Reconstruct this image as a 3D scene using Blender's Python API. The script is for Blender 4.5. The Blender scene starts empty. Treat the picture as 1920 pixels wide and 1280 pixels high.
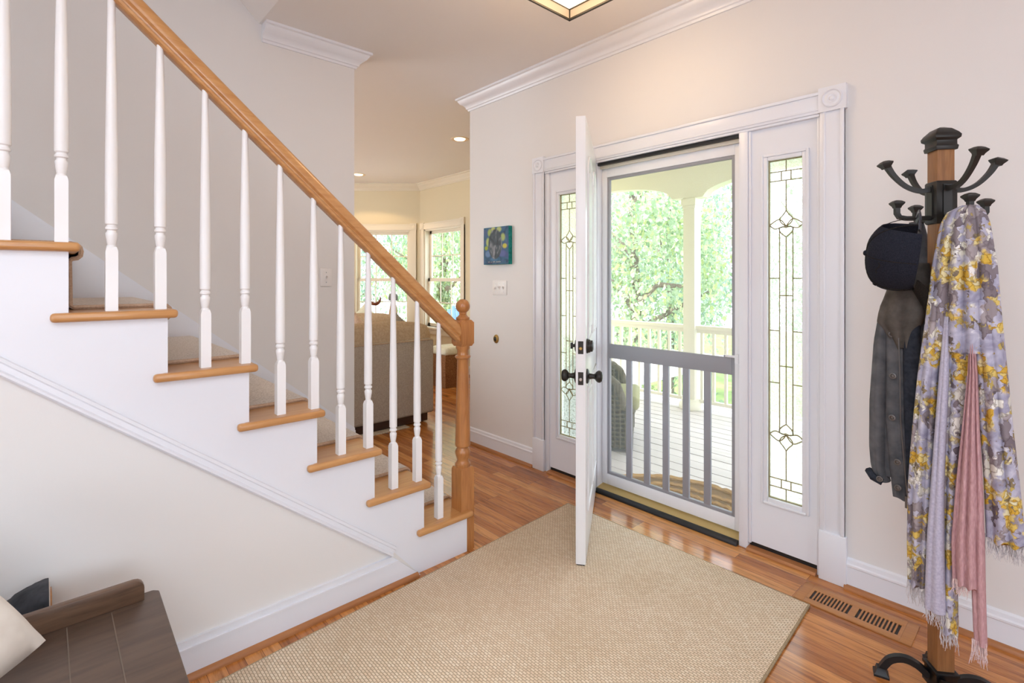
import bpy, bmesh, math, random
from math import sin, cos, pi, radians, sqrt, atan2
from mathutils import Vector, Matrix

random.seed(11)
SC = bpy.context.scene
COL = SC.collection

# ------------------------------------------------------------------ camera, sky, sun, large lights, exposure
cam_d = bpy.data.cameras.new('camera')
cam = bpy.data.objects.new('camera', cam_d)
COL.objects.link(cam)
cam.location = (0, 0, 1.31)
cam.rotation_euler = (radians(90), 0, radians(47.53))
cam_d.sensor_width = 36
cam_d.lens = 961 / 1920 * 36
cam_d.shift_y = -0.0613
cam_d.clip_start = 0.02
cam_d.clip_end = 300
SC.camera = cam

world = bpy.data.worlds.new('sky')
SC.world = world
world.use_nodes = True
bg = world.node_tree.nodes['Background']
bg.inputs[0].default_value = (0.84, 0.94, 1.08, 1)
bg.inputs[1].default_value = 6.0

def light(name, kind, loc, rot, energy, color=(1, 1, 1), size=None, size_y=None):
    d = bpy.data.lights.new(name, kind)
    d.energy = energy
    d.color = color
    if kind == 'AREA':
        d.shape = 'RECTANGLE'
        d.size = size
        d.size_y = size_y
    elif kind == 'SUN':
        d.angle = radians(2)
    elif size:
        d.shadow_soft_size = size
    o = bpy.data.objects.new(name, d)
    COL.objects.link(o)
    o.location = loc
    o.rotation_euler = [radians(a) for a in rot]
    return o

light('sun', 'SUN', (0, 0, 20), (38, 0, -30), 11.0, (1, 0.98, 0.95))
# added fill lamps, unseen, in the rear and right-hand openings (behind the camera)
light('rear_fill_light', 'AREA', (0.8, -3.25, 1.52), (90, 0, 0), 3, (0.82, 0.91, 1.0), 2.2, 1.45)
light('side_fill_light', 'AREA', (3.25, -0.2, 1.52), (90, 0, 90), 2, (0.82, 0.91, 1.0), 2.2, 1.45)
light('overhead_fill_light', 'AREA', (0.5, -0.9, 2.72), (0, 0, 0), 70, (0.78, 0.90, 1.0), 2.4, 2.4)  # added unseen overhead fill that brightens rug and floor, no fixture here
light('stairwell_fill_light', 'AREA', (-2.5, -2.1, 4.5), (0, 0, 0), 22, (1, 0.96, 0.93), 1.0, 1.6)  # added fill that lifts the dark sloping ceiling of the stairwell
light('living_fill_light', 'AREA', (-6.2, -1.1, 1.6), (90, 0, 0), 32, (1, 0.89, 0.56), 3.0, 1.8)  # added yellow fill that brightens the living room from its unseen rear

SC.view_settings.view_transform = 'Standard'
SC.view_settings.look = 'None'
SC.view_settings.gamma = 1
SC.view_settings.use_curve_mapping = False
SC.view_settings.exposure = -0.15

# ------------------------------------------------------------------ materials
def new_mat(name):
    m = bpy.data.materials.new(name)
    m.use_nodes = True
    nt = m.node_tree
    return m, nt, nt.nodes['Principled BSDF']

def nd(nt, t, **kw):
    n = nt.nodes.new(t)
    for k, v in kw.items():
        setattr(n, k, v)
    return n

def ramp(nt, fac, stops):
    r = nd(nt, 'ShaderNodeValToRGB')
    e = r.color_ramp.elements
    while len(e) < len(stops):
        e.new(0.5)
    for i, (p, c) in enumerate(stops):
        e[i].position = p
        e[i].color = (*c, 1)
    nt.links.new(fac, r.inputs[0])
    return r.outputs[0]

def coords(nt, scale=(1, 1, 1), rot=(0, 0, 0)):
    tc = nd(nt, 'ShaderNodeTexCoord')
    mp = nd(nt, 'ShaderNodeMapping')
    mp.inputs['Scale'].default_value = scale
    mp.inputs['Rotation'].default_value = rot
    nt.links.new(tc.outputs['Object'], mp.inputs[0])
    return mp.outputs[0]

def noise(nt, vec, scale, detail=3, dist=0, rough=0.5):
    n = nd(nt, 'ShaderNodeTexNoise')
    n.inputs['Scale'].default_value = scale
    n.inputs['Detail'].default_value = detail
    n.inputs['Distortion'].default_value = dist
    n.inputs['Roughness'].default_value = rough
    nt.links.new(vec, n.inputs['Vector'])
    return n.outputs['Fac']

def bump(nt, p, h, strength, dist=0.002):
    b = nd(nt, 'ShaderNodeBump')
    b.inputs['Strength'].default_value = strength
    b.inputs['Distance'].default_value = dist
    nt.links.new(h, b.inputs['Height'])
    nt.links.new(b.outputs[0], p.inputs['Normal'])

def mixc(nt, fac, a, b, mode='MIX'):
    m = nd(nt, 'ShaderNodeMix', data_type='RGBA', blend_type=mode)
    for s, i in ((fac, 0), (a, 6), (b, 7)):
        if isinstance(s, (int, float)):
            m.inputs[i].default_value = s
        elif isinstance(s, tuple):
            m.inputs[i].default_value = (*s, 1)
        else:
            nt.links.new(s, m.inputs[i])
    return m.outputs[2]

def mathn(nt, op, a, b=None):
    m = nd(nt, 'ShaderNodeMath', operation=op)
    for i, s in enumerate((a, b)):
        if s is None:
            continue
        if isinstance(s, (int, float)):
            m.inputs[i].default_value = s
        else:
            nt.links.new(s, m.inputs[i])
    return m.outputs[0]

def plain(name, c, rough=0.5, metal=0.0, bs=0.0, bscale=60, spec=0.5):
    m, nt, p = new_mat(name)
    p.inputs['Base Color'].default_value = (*c, 1)
    p.inputs['Roughness'].default_value = rough
    p.inputs['Metallic'].default_value = metal
    p.inputs['Specular IOR Level'].default_value = spec
    if bs:
        bump(nt, p, noise(nt, coords(nt), bscale, 4), bs)
    return m

def wood(name, light_c, dark_c, axis='x', scale=14, rough=0.35, stretch=12, coat=0.0):
    m, nt, p = new_mat(name)
    s = {'x': (1 / stretch, 1, 1), 'y': (1, 1 / stretch, 1), 'z': (1, 1, 1 / stretch)}[axis]
    v = coords(nt, s)
    n1 = noise(nt, v, scale * 4, 5, 0.6, 0.6)
    n2 = noise(nt, v, scale, 2, 1.2)
    c1 = ramp(nt, n1, [(0.3, dark_c), (0.62, light_c)])
    c2 = ramp(nt, n2, [(0.3, dark_c), (0.6, light_c)])
    nt.links.new(mixc(nt, 0.35, c1, c2), p.inputs['Base Color'])
    p.inputs['Roughness'].default_value = rough
    p.inputs['Coat Weight'].default_value = coat
    p.inputs['Coat Roughness'].default_value = 0.12
    bump(nt, p, n1, 0.08, 0.001)
    return m

def fabric(name, c1, c2, scale=220, rough=0.9, bs=0.4, stretch=(1, 1, 1)):
    m, nt, p = new_mat(name)
    v = coords(nt, stretch)
    n = noise(nt, v, scale, 3)
    nt.links.new(ramp(nt, n, [(0.3, c1), (0.7, c2)]), p.inputs['Base Color'])
    p.inputs['Roughness'].default_value = rough
    p.inputs['Specular IOR Level'].default_value = 0.15
    bump(nt, p, n, bs, 0.003)
    return m

def floor_mat():
    m, nt, p = new_mat('oak strip floor')
    v = coords(nt)
    br = nd(nt, 'ShaderNodeTexBrick')
    br.offset = 0.37
    br.offset_frequency = 3
    br.inputs['Color1'].default_value = (0, 0, 0, 1)
    br.inputs['Color2'].default_value = (1, 1, 1, 1)
    br.inputs['Mortar'].default_value = (0.5, 0.5, 0.5, 1)
    br.inputs['Scale'].default_value = 1
    br.inputs['Mortar Size'].default_value = 0.0007
    br.inputs['Brick Width'].default_value = 0.78
    br.inputs['Row Height'].default_value = 0.057
    nt.links.new(v, br.inputs['Vector'])
    tone = ramp(nt, br.outputs['Color'], [(0.0, (0.36, 0.125, 0.030)), (0.4, (0.52, 0.20, 0.052)), (0.75, (0.63, 0.265, 0.075)), (1.0, (0.70, 0.33, 0.105))])
    # per-plank offset of the grain
    mp = nd(nt, 'ShaderNodeVectorMath', operation='MULTIPLY_ADD')
    mp.inputs[1].default_value = (3, 40, 1)
    nt.links.new(v, mp.inputs[0])
    sh = nd(nt, 'ShaderNodeVectorMath', operation='SCALE')
    sh.inputs['Scale'].default_value = 30
    nt.links.new(br.outputs['Color'], sh.inputs[0])
    nt.links.new(sh.outputs[0], mp.inputs[2])
    g = noise(nt, mp.outputs[0], 1.6, 6, 0.8, 0.62)
    grain = ramp(nt, g, [(0.32, (0.52, 0.44, 0.38)), (0.5, (0.93, 0.9, 0.88)), (0.7, (1.12, 1.12, 1.12))])
    c = mixc(nt, 1.0, tone, grain, 'MULTIPLY')
    gap = mixc(nt, br.outputs['Fac'], c, (0.09, 0.035, 0.015))
    nt.links.new(gap, p.inputs['Base Color'])
    p.inputs['Roughness'].default_value = 0.2
    p.inputs['Coat Weight'].default_value = 0.15
    p.inputs['Coat Roughness'].default_value = 0.08
    bump(nt, p, g, 0.05, 0.001)
    return m

def rug_mat():
    m, nt, p = new_mat('woven sisal')
    v = coords(nt)
    warp = nd(nt, 'ShaderNodeVectorMath', operation='MULTIPLY_ADD')
    nn = nd(nt, 'ShaderNodeTexNoise')
    nn.inputs['Scale'].default_value = 30
    nt.links.new(v, nn.inputs['Vector'])
    nt.links.new(nn.outputs['Color'], warp.inputs[0])
    warp.inputs[1].default_value = (0.004, 0.004, 0)
    nt.links.new(v, warp.inputs[2])
    br = nd(nt, 'ShaderNodeTexBrick')
    br.offset = 0.5
    br.inputs['Color1'].default_value = (0, 0, 0, 1)
    br.inputs['Color2'].default_value = (1, 1, 1, 1)
    br.inputs['Scale'].default_value = 1
    br.inputs['Mortar Size'].default_value = 0.0016
    br.inputs['Mortar Smooth'].default_value = 1.0
    br.inputs['Brick Width'].default_value = 0.017
    br.inputs['Row Height'].default_value = 0.0095
    nt.links.new(warp.outputs[0], br.inputs['Vector'])
    tone = ramp(nt, br.outputs['Color'], [(0.0, (0.80, 0.62, 0.44)), (0.5, (0.89, 0.72, 0.53)), (1.0, (0.96, 0.83, 0.66))])
    fine = noise(nt, v, 260, 3)
    tone2 = mixc(nt, 0.35, tone, ramp(nt, fine, [(0.3, (0.60, 0.47, 0.33)), (0.7, (0.92, 0.83, 0.70))]))
    big = noise(nt, v, 3.0, 2)
    tone2 = mixc(nt, 1.0, tone2, ramp(nt, big, [(0.3, (0.93, 0.9, 0.86)), (0.7, (1.04, 1.04, 1.04))]), 'MULTIPLY')
    c = mixc(nt, br.outputs['Fac'], tone2, (0.42, 0.31, 0.19))
    nt.links.new(c, p.inputs['Base Color'])
    p.inputs['Roughness'].default_value = 0.85
    p.inputs['Specular IOR Level'].default_value = 0.2
    h = mathn(nt, 'SUBTRACT', 1.0, br.outputs['Fac'])
    bump(nt, p, h, 0.7, 0.003)
    return m

def glass_mat(name, tint=(1, 1, 1), gloss=0.08, milky=0.0, rough=0.02, bumpy=0.0):
    m, nt, p = new_mat(name)
    out = nt.nodes['Material Output']
    nt.nodes.remove(p)
    tr = nd(nt, 'ShaderNodeBsdfTransparent')
    tr.inputs[0].default_value = (*tint, 1)
    gl = nd(nt, 'ShaderNodeBsdfGlossy')
    gl.inputs['Roughness'].default_value = rough
    if bumpy:
        b = nd(nt, 'ShaderNodeBump')
        b.inputs['Strength'].default_value = bumpy
        b.inputs['Distance'].default_value = 0.004
        nt.links.new(noise(nt, coords(nt), 90, 3), b.inputs['Height'])
        nt.links.new(b.outputs[0], gl.inputs['Normal'])
    a = nd(nt, 'ShaderNodeMixShader')
    a.inputs[0].default_value = gloss
    nt.links.new(tr.outputs[0], a.inputs[1])
    nt.links.new(gl.outputs[0], a.inputs[2])
    last = a
    if milky:
        tl = nd(nt, 'ShaderNodeBsdfTranslucent')
        tl.inputs[0].default_value = (0.95, 1.0, 0.93, 1)
        b2 = nd(nt, 'ShaderNodeMixShader')
        if bumpy:
            f = ramp(nt, noise(nt, coords(nt), 120, 4), [(0.35, (milky * 0.5,) * 3), (0.65, (min(1, milky * 1.5),) * 3)])
            nt.links.new(f, b2.inputs[0])
        else:
            b2.inputs[0].default_value = milky
        nt.links.new(a.outputs[0], b2.inputs[1])
        nt.links.new(tl.outputs[0], b2.inputs[2])
        last = b2
    nt.links.new(last.outputs[0], out.inputs[0])
    return m

def emit(name, c, s):
    m, nt, p = new_mat(name)
    p.inputs['Base Color'].default_value = (*c, 1)
    p.inputs['Emission Color'].default_value = (*c, 1)
    p.inputs['Emission Strength'].default_value = s
    return m

def leaf_mat(name, a, b, tl=0.5):
    m, nt, p = new_mat(name)
    out = nt.nodes['Material Output']
    oi = nd(nt, 'ShaderNodeNewGeometry')
    c = ramp(nt, oi.outputs['Random Per Island'], [(0.0, a), (1.0, b)])
    nt.links.new(c, p.inputs['Base Color'])
    p.inputs['Roughness'].default_value = 0.35
    t = nd(nt, 'ShaderNodeBsdfTranslucent')
    nt.links.new(c, t.inputs[0])
    mx = nd(nt, 'ShaderNodeMixShader')
    mx.inputs[0].default_value = tl
    nt.links.new(p.outputs[0], mx.inputs[1])
    nt.links.new(t.outputs[0], mx.inputs[2])
    nt.links.new(mx.outputs[0], out.inputs[0])
    return m

def floral_mat():
    m, nt, p = new_mat('floral print cloth')
    v = coords(nt, (1, 0.5, 1))
    nn = nd(nt, 'ShaderNodeTexNoise')
    nn.inputs['Scale'].default_value = 45
    nn.inputs['Detail'].default_value = 4
    nt.links.new(v, nn.inputs['Vector'])
    w = nd(nt, 'ShaderNodeVectorMath', operation='MULTIPLY_ADD')
    w.inputs[1].default_value = (0.030, 0.030, 0.030)
    nt.links.new(nn.outputs['Color'], w.inputs[0])
    nt.links.new(v, w.inputs[2])
    base = ramp(nt, noise(nt, v, 30, 4, 0.8), [(0.32, (0.30, 0.29, 0.39)), (0.52, (0.43, 0.42, 0.53)), (0.66, (0.54, 0.53, 0.62)), (0.74, (0.78, 0.77, 0.80))])

    def layer(base, cscale, lo, hi, off, vscale, stretch, stops, chance, edge):
        """petals or leaves (voronoi cells) that appear only inside soft clusters"""
        mp = nd(nt, 'ShaderNodeMapping')
        mp.inputs['Location'].default_value = (off, off * 0.7, off * 1.3)
        mp.inputs['Rotation'].default_value = (0, off, 0)
        mp.inputs['Scale'].default_value = (1, 1, stretch)
        nt.links.new(w.outputs[0], mp.inputs[0])
        cl = ramp(nt, noise(nt, mp.outputs[0], cscale, 2), [(lo, (0, 0, 0)), (hi, (1, 1, 1))])
        vo = nd(nt, 'ShaderNodeTexVoronoi')
        vo.inputs['Scale'].default_value = vscale
        nt.links.new(mp.outputs[0], vo.inputs['Vector'])
        ve = nd(nt, 'ShaderNodeTexVoronoi', feature='DISTANCE_TO_EDGE')
        ve.inputs['Scale'].default_value = vscale
        nt.links.new(mp.outputs[0], ve.inputs['Vector'])
        sep = nd(nt, 'ShaderNodeSeparateColor')
        nt.links.new(vo.outputs['Color'], sep.inputs[0])
        pick = mathn(nt, 'GREATER_THAN', sep.outputs[0], 1 - chance)
        fac = mathn(nt, 'MULTIPLY', cl, pick)
        c = ramp(nt, sep.outputs[1], stops)
        line = ramp(nt, ve.outputs['Distance'], [(0.03, edge), (0.12, (1, 1, 1))])
        return mixc(nt, fac, base, mixc(nt, 1.0, c, line, 'MULTIPLY'))
    c = layer(base, 17, 0.52, 0.56, 0.3, 62, 0.6, [(0.0, (0.62, 0.60, 0.55)), (0.5, (0.74, 0.72, 0.62)), (1.0, (0.83, 0.81, 0.80))], 0.75, (0.55, 0.52, 0.50))
    c = layer(c, 20, 0.51, 0.53, 2.1, 52, 0.42, [(0.0, (0.18, 0.15, 0.17)), (0.5, (0.27, 0.235, 0.255)), (1.0, (0.40, 0.35, 0.36))], 0.60, (0.75, 0.72, 0.72))
    c = layer(c, 16, 0.545, 0.575, 4.4, 72, 0.8, [(0.0, (0.60, 0.36, 0.05)), (0.35, (0.68, 0.47, 0.09)), (0.65, (0.70, 0.57, 0.22)), (1.0, (0.74, 0.69, 0.46))], 0.80, (0.62, 0.55, 0.46))
    c = layer(c, 42, 0.57, 0.60, 7.7, 130, 0.6, [(0.0, (0.12, 0.10, 0.12)), (1.0, (0.55, 0.42, 0.12))], 0.5, (0.8, 0.8, 0.8))
    nt.links.new(c, p.inputs['Base Color'])
    p.inputs['Roughness'].default_value = 0.9
    p.inputs['Specular IOR Level'].default_value = 0.1
    return m

def art_mat():
    """painted canvas: a dark egg shape with pale petals on a blue ground (object coordinates, centre of the canvas at 0)"""
    m, nt, p = new_mat('painted canvas')
    tc = nd(nt, 'ShaderNodeTexCoord')
    v = tc.outputs['Object']
    gr = ramp(nt, noise(nt, v, 14, 5, 1.0), [(0.3, (0.008, 0.03, 0.09)), (0.5, (0.02, 0.11, 0.2)), (0.62, (0.06, 0.08, 0.22)), (0.78, (0.03, 0.2, 0.24))])

    def ell(cx, cz, rx, rz, lo=0.85, hi=1.0):
        mp = nd(nt, 'ShaderNodeMapping')
        mp.inputs['Location'].default_value = (-cx / rx, 0, -cz / rz)
        mp.inputs['Scale'].default_value = (1 / rx, 0, 1 / rz)
        nt.links.new(v, mp.inputs[0])
        ln = nd(nt, 'ShaderNodeVectorMath', operation='LENGTH')
        nt.links.new(mp.outputs[0], ln.inputs[0])
        return ramp(nt, ln.outputs['Value'], [(lo, (1, 1, 1)), (hi, (0, 0, 0))]), mp.outputs[0]
    c = gr
    for (cx, cz, rx, rz, col) in [(-0.07, 0.10, 0.03, 0.035, (0.33, 0.42, 0.10)), (-0.03, 0.125, 0.03, 0.02, (0.45, 0.50, 0.16)), (0.035, 0.12, 0.035, 0.025, (0.42, 0.48, 0.18)),
                                  (0.08, 0.06, 0.03, 0.035, (0.36, 0.45, 0.14)), (-0.09, 0.03, 0.028, 0.04, (0.40, 0.48, 0.15)), (0.10, -0.005, 0.03, 0.022, (0.55, 0.50, 0.05)),
                                  (-0.11, -0.015, 0.025, 0.02, (0.30, 0.38, 0.02)), (0.07, -0.06, 0.05, 0.03, (0.09, 0.12, 0.32)), (-0.09, -0.06, 0.04, 0.03, (0.12, 0.22, 0.40)),
                                  (-0.02, -0.10, 0.05, 0.02, (0.05, 0.16, 0.30))]:
        f, _ = ell(cx, cz, rx, rz, 0.55, 1.0)
        c = mixc(nt, f, c, col)
    f, mv = ell(-0.008, 0.012, 0.082, 0.118, 0.9, 1.0)
    egg = ramp(nt, noise(nt, mv, 1.6, 3, 0.5), [(0.3, (0.01, 0.012, 0.02)), (0.52, (0.05, 0.075, 0.09)), (0.68, (0.30, 0.30, 0.33))])
    c = mixc(nt, f, c, egg)
    nt.links.new(c, p.inputs['Base Color'])
    p.inputs['Roughness'].default_value = 0.6
    return m

M = {}
M['wall'] = plain('cream wall paint', (0.775, 0.75, 0.735), 0.55, bs=0.05, bscale=180)
M['wall_living'] = plain('straw wall paint', (0.76, 0.66, 0.46), 0.6, bs=0.05, bscale=180)
M['ceiling'] = plain('ceiling paint', (0.88, 0.845, 0.825), 0.9, bs=0.12, bscale=120)
M['panel'] = plain('cream under-stair paint', (0.79, 0.77, 0.75), 0.5, bs=0.05, bscale=180)
M['trim'] = plain('white gloss trim', (0.80, 0.81, 0.86), 0.3)
M['trim_warm'] = plain('cream trim', (0.82, 0.74, 0.60), 0.4)
M['baluster'] = plain('white baluster paint', (0.88, 0.87, 0.87), 0.28)
M['oak_y'] = wood('stained oak along the flight', (0.60, 0.31, 0.115), (0.46, 0.20, 0.062), 'y', 16, 0.3, 10, 0.3)
M['oak_x'] = wood('stained oak tread', (0.55, 0.27, 0.10), (0.42, 0.185, 0.06), 'x', 16, 0.3, 8, 0.3)
M['oak_z'] = wood('stained oak post', (0.52, 0.225, 0.07), (0.34, 0.125, 0.033), 'z', 18, 0.3, 10, 0.3)
M['shoe'] = wood('oak shoe moulding', (0.45, 0.19, 0.07), (0.32, 0.12, 0.04), 'x', 12, 0.35)
M['shoe_y'] = wood('oak shoe moulding y', (0.45, 0.19, 0.07), (0.32, 0.12, 0.04), 'y', 12, 0.35)
M['vent'] = wood('oak vent', (0.52, 0.24, 0.085), (0.42, 0.17, 0.055), 'x', 16, 0.35)
M['floor'] = floor_mat()
M['rug'] = rug_mat()
M['rug_edge'] = fabric('rug binding', (0.30, 0.22, 0.13), (0.45, 0.35, 0.22), 200)
M['carpet'] = fabric('stair carpet', (0.55, 0.48, 0.42), (0.80, 0.73, 0.67), 150, bs=0.8)
M['binding'] = fabric('carpet binding', (0.50, 0.33, 0.22), (0.60, 0.42, 0.30), 200)
M['black'] = plain('black metal', (0.012, 0.012, 0.013), 0.38, 0.4)
M['bronze'] = plain('dark bronze metal', (0.03, 0.027, 0.024), 0.42, 0.5)
M['rubber'] = plain('black rubber', (0.012, 0.012, 0.013), 0.45)
M['brass'] = plain('aged brass', (0.45, 0.30, 0.10), 0.35, 0.85)
M['sill_brass'] = plain('brass sill', (0.55, 0.40, 0.16), 0.45, 0.35)
M['snap'] = plain('dull pewter', (0.16, 0.15, 0.145), 0.4, 0.8)
M['steel'] = plain('steel', (0.5, 0.5, 0.5), 0.3, 1.0)
M['grey_frame'] = plain('grey screen frame', (0.30, 0.30, 0.325), 0.5)
M['white_metal'] = plain('white screen door frame', (0.83, 0.83, 0.86), 0.35)
M['door'] = plain('white door paint', (0.84, 0.84, 0.85), 0.25)
M['came'] = plain('brass came', (0.34, 0.29, 0.16), 0.45, 0.4)
M['glass'] = glass_mat('window glass', (0.97, 0.99, 0.97), 0.05)
M['sl_glass'] = glass_mat('textured sidelight glass', (0.98, 1.0, 0.97), 0.06, 0.28, 0.1, 0.6)
M['screen'] = glass_mat('insect screen', (0.93, 0.93, 0.93), 0.01, 0.03)
M['plate'] = plain('white plastic plate', (0.82, 0.79, 0.77), 0.35)
M['art'] = art_mat()
M['teal'] = fabric('teal canvas edge', (0.01, 0.16, 0.15), (0.03, 0.33, 0.30), 60, 0.6)
M['bench'] = wood('dark walnut bench', (0.13, 0.085, 0.06), (0.062, 0.041, 0.031), 'y', 8, 0.45, 8)
M['bench_rail'] = wood('walnut rail', (0.17, 0.095, 0.055), (0.075, 0.042, 0.026), 'y', 18, 0.4, 10)
M['seam'] = plain('seat seam', (0.16, 0.12, 0.09), 0.6)
M['pillow'] = fabric('cream pillow cloth', (0.66, 0.60, 0.53), (0.80, 0.75, 0.68), 12, bs=0.1)
M['bark'] = fabric('black bark', (0.012, 0.013, 0.016), (0.06, 0.062, 0.072), 22, 0.6, 1.0, (1, 1, 0.4))
M['cut'] = wood('orange cut wood', (0.45, 0.20, 0.06), (0.26, 0.10, 0.03), 'z', 20)
M['cut_rim'] = plain('pale wood rim', (0.62, 0.54, 0.46), 0.7)
M['post_wood'] = wood('rack post oak', (0.33, 0.15, 0.055), (0.17, 0.075, 0.028), 'z', 22, 0.5, 12)
M['cap'] = fabric('black cap cloth', (0.010, 0.011, 0.018), (0.024, 0.026, 0.038), 400, bs=0.2)
M['cap_strap'] = plain('dark blue plastic strap', (0.03, 0.034, 0.05), 0.4)
M['cap_in'] = fabric('cap visor cloth', (0.012, 0.010, 0.010), (0.03, 0.026, 0.022), 300, bs=0.2)
M['jacket'] = fabric('charcoal jacket cloth', (0.070, 0.072, 0.080), (0.135, 0.134, 0.142), 26, 0.75, 0.25)
M['jacket_dark'] = fabric('jacket lining cloth', (0.020, 0.024, 0.034), (0.04, 0.045, 0.06), 60, 0.8, 0.3)
M['jacket_brown'] = fabric('jacket collar cloth', (0.07, 0.060, 0.053), (0.13, 0.113, 0.10), 26, 0.8, 0.3)
M['floral'] = floral_mat()
M['lavender'] = fabric('plain lavender cloth', (0.40, 0.38, 0.49), (0.52, 0.50, 0.60), 160, bs=0.2)
M['fringe'] = fabric('grey fringe', (0.45, 0.42, 0.44), (0.70, 0.66, 0.66), 160, bs=0.2)
M['pink'] = fabric('dusty pink cloth', (0.42, 0.235, 0.25), (0.57, 0.35, 0.36), 240, bs=0.3, stretch=(1, 1, 0.25))
M['pink_fringe'] = fabric('pale pink fringe', (0.60, 0.43, 0.42), (0.78, 0.62, 0.60), 200, bs=0.2)
M['sofa'] = fabric('taupe sofa tweed', (0.34, 0.295, 0.24), (0.49, 0.43, 0.36), 160)
M['sofa_cush'] = fabric('tan cushion cloth', (0.42, 0.31, 0.20), (0.52, 0.40, 0.27), 60, bs=0.15)
M['blush'] = fabric('blush pillow cloth', (0.50, 0.36, 0.27), (0.66, 0.50, 0.40), 50, bs=0.15)
M['grey_pillow'] = fabric('grey pillow cloth', (0.20, 0.17, 0.14), (0.30, 0.26, 0.21), 50, bs=0.15)
M['cream_pillow'] = fabric('ivory pillow cloth', (0.70, 0.70, 0.55), (0.82, 0.81, 0.68), 40, bs=0.1)
M['dark_wood'] = plain('dark wood plinth', (0.045, 0.018, 0.012), 0.4)
M['mat_small'] = fabric('pale shag rug', (0.40, 0.33, 0.25), (0.66, 0.58, 0.46), 120, bs=0.8)
M['wicker'] = fabric('brown wicker', (0.12, 0.05, 0.02), (0.42, 0.20, 0.085), 90, 0.6, 1.0, (1, 1, 2.2))
M['wicker_grey'] = fabric('grey brown wicker', (0.07, 0.058, 0.04), (0.20, 0.165, 0.115), 90, 0.7, 1.0)
M['wicker_gap'] = plain('dark gaps of the weave', (0.02, 0.017, 0.012), 0.8)
M['olive_cush'] = fabric('olive cushion', (0.26, 0.25, 0.12), (0.40, 0.38, 0.22), 60, bs=0.15)
M['coir'] = fabric('coir mat', (0.14, 0.075, 0.028), (0.26, 0.145, 0.055), 130, 0.9, 1.0)
M['coir_dark'] = fabric('coir braid', (0.33, 0.18, 0.065), (0.62, 0.38, 0.16), 130, 0.9, 1.0)
M['deck'] = wood('grey pink deck boards', (0.66, 0.59, 0.57), (0.52, 0.46, 0.44), 'x', 5, 0.55, 12)
M['porch'] = plain('pale porch paint', (0.82, 0.78, 0.62), 0.6)
M['porch_trim'] = plain('cream porch trim', (0.86, 0.82, 0.69), 0.45)
M['ground'] = fabric('grassy slope', (0.10, 0.16, 0.04), (0.25, 0.33, 0.10), 3)
M['trunk'] = fabric('tree bark', (0.10, 0.08, 0.06), (0.24, 0.20, 0.15), 14, bs=0.8, stretch=(1, 1, 0.3))
M['leaf_a'] = leaf_mat('leaf green', (0.21, 0.34, 0.17), (0.58, 0.68, 0.48))
M['leaf_b'] = leaf_mat('leaf blue green', (0.22, 0.35, 0.28), (0.58, 0.70, 0.60))
M['leaf_c'] = leaf_mat('leaf yellow green', (0.38, 0.46, 0.16), (0.70, 0.75, 0.42))
M['copper'] = plain('hammered copper', (0.16, 0.045, 0.018), 0.4, 0.6, 0.5, 60)
M['lamp_grey'] = plain('grey lamp shade', (0.16, 0.155, 0.15), 0.6)
M['lamp_wood'] = plain('pale lamp wood', (0.52, 0.34, 0.20), 0.5)
M['blue'] = plain('blue chair paint', (0.16, 0.32, 0.62), 0.5)
M['bulb'] = emit('warm lamp glow', (1.0, 0.72, 0.42), 7.0)
M['lantern_glass'] = emit('lit lantern glass', (1.0, 0.66, 0.40), 0.75)
M['lantern_glass'].node_tree.nodes['Principled BSDF'].inputs['Base Color'].default_value = (0.06, 0.045, 0.03, 1)
M['lantern_bright'] = emit('lit lantern pane', (1.0, 0.86, 0.62), 2.6)
M['can'] = plain('recessed can trim', (0.80, 0.62, 0.42), 0.4)

# ------------------------------------------------------------------ mesh builder
WM = {}

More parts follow.
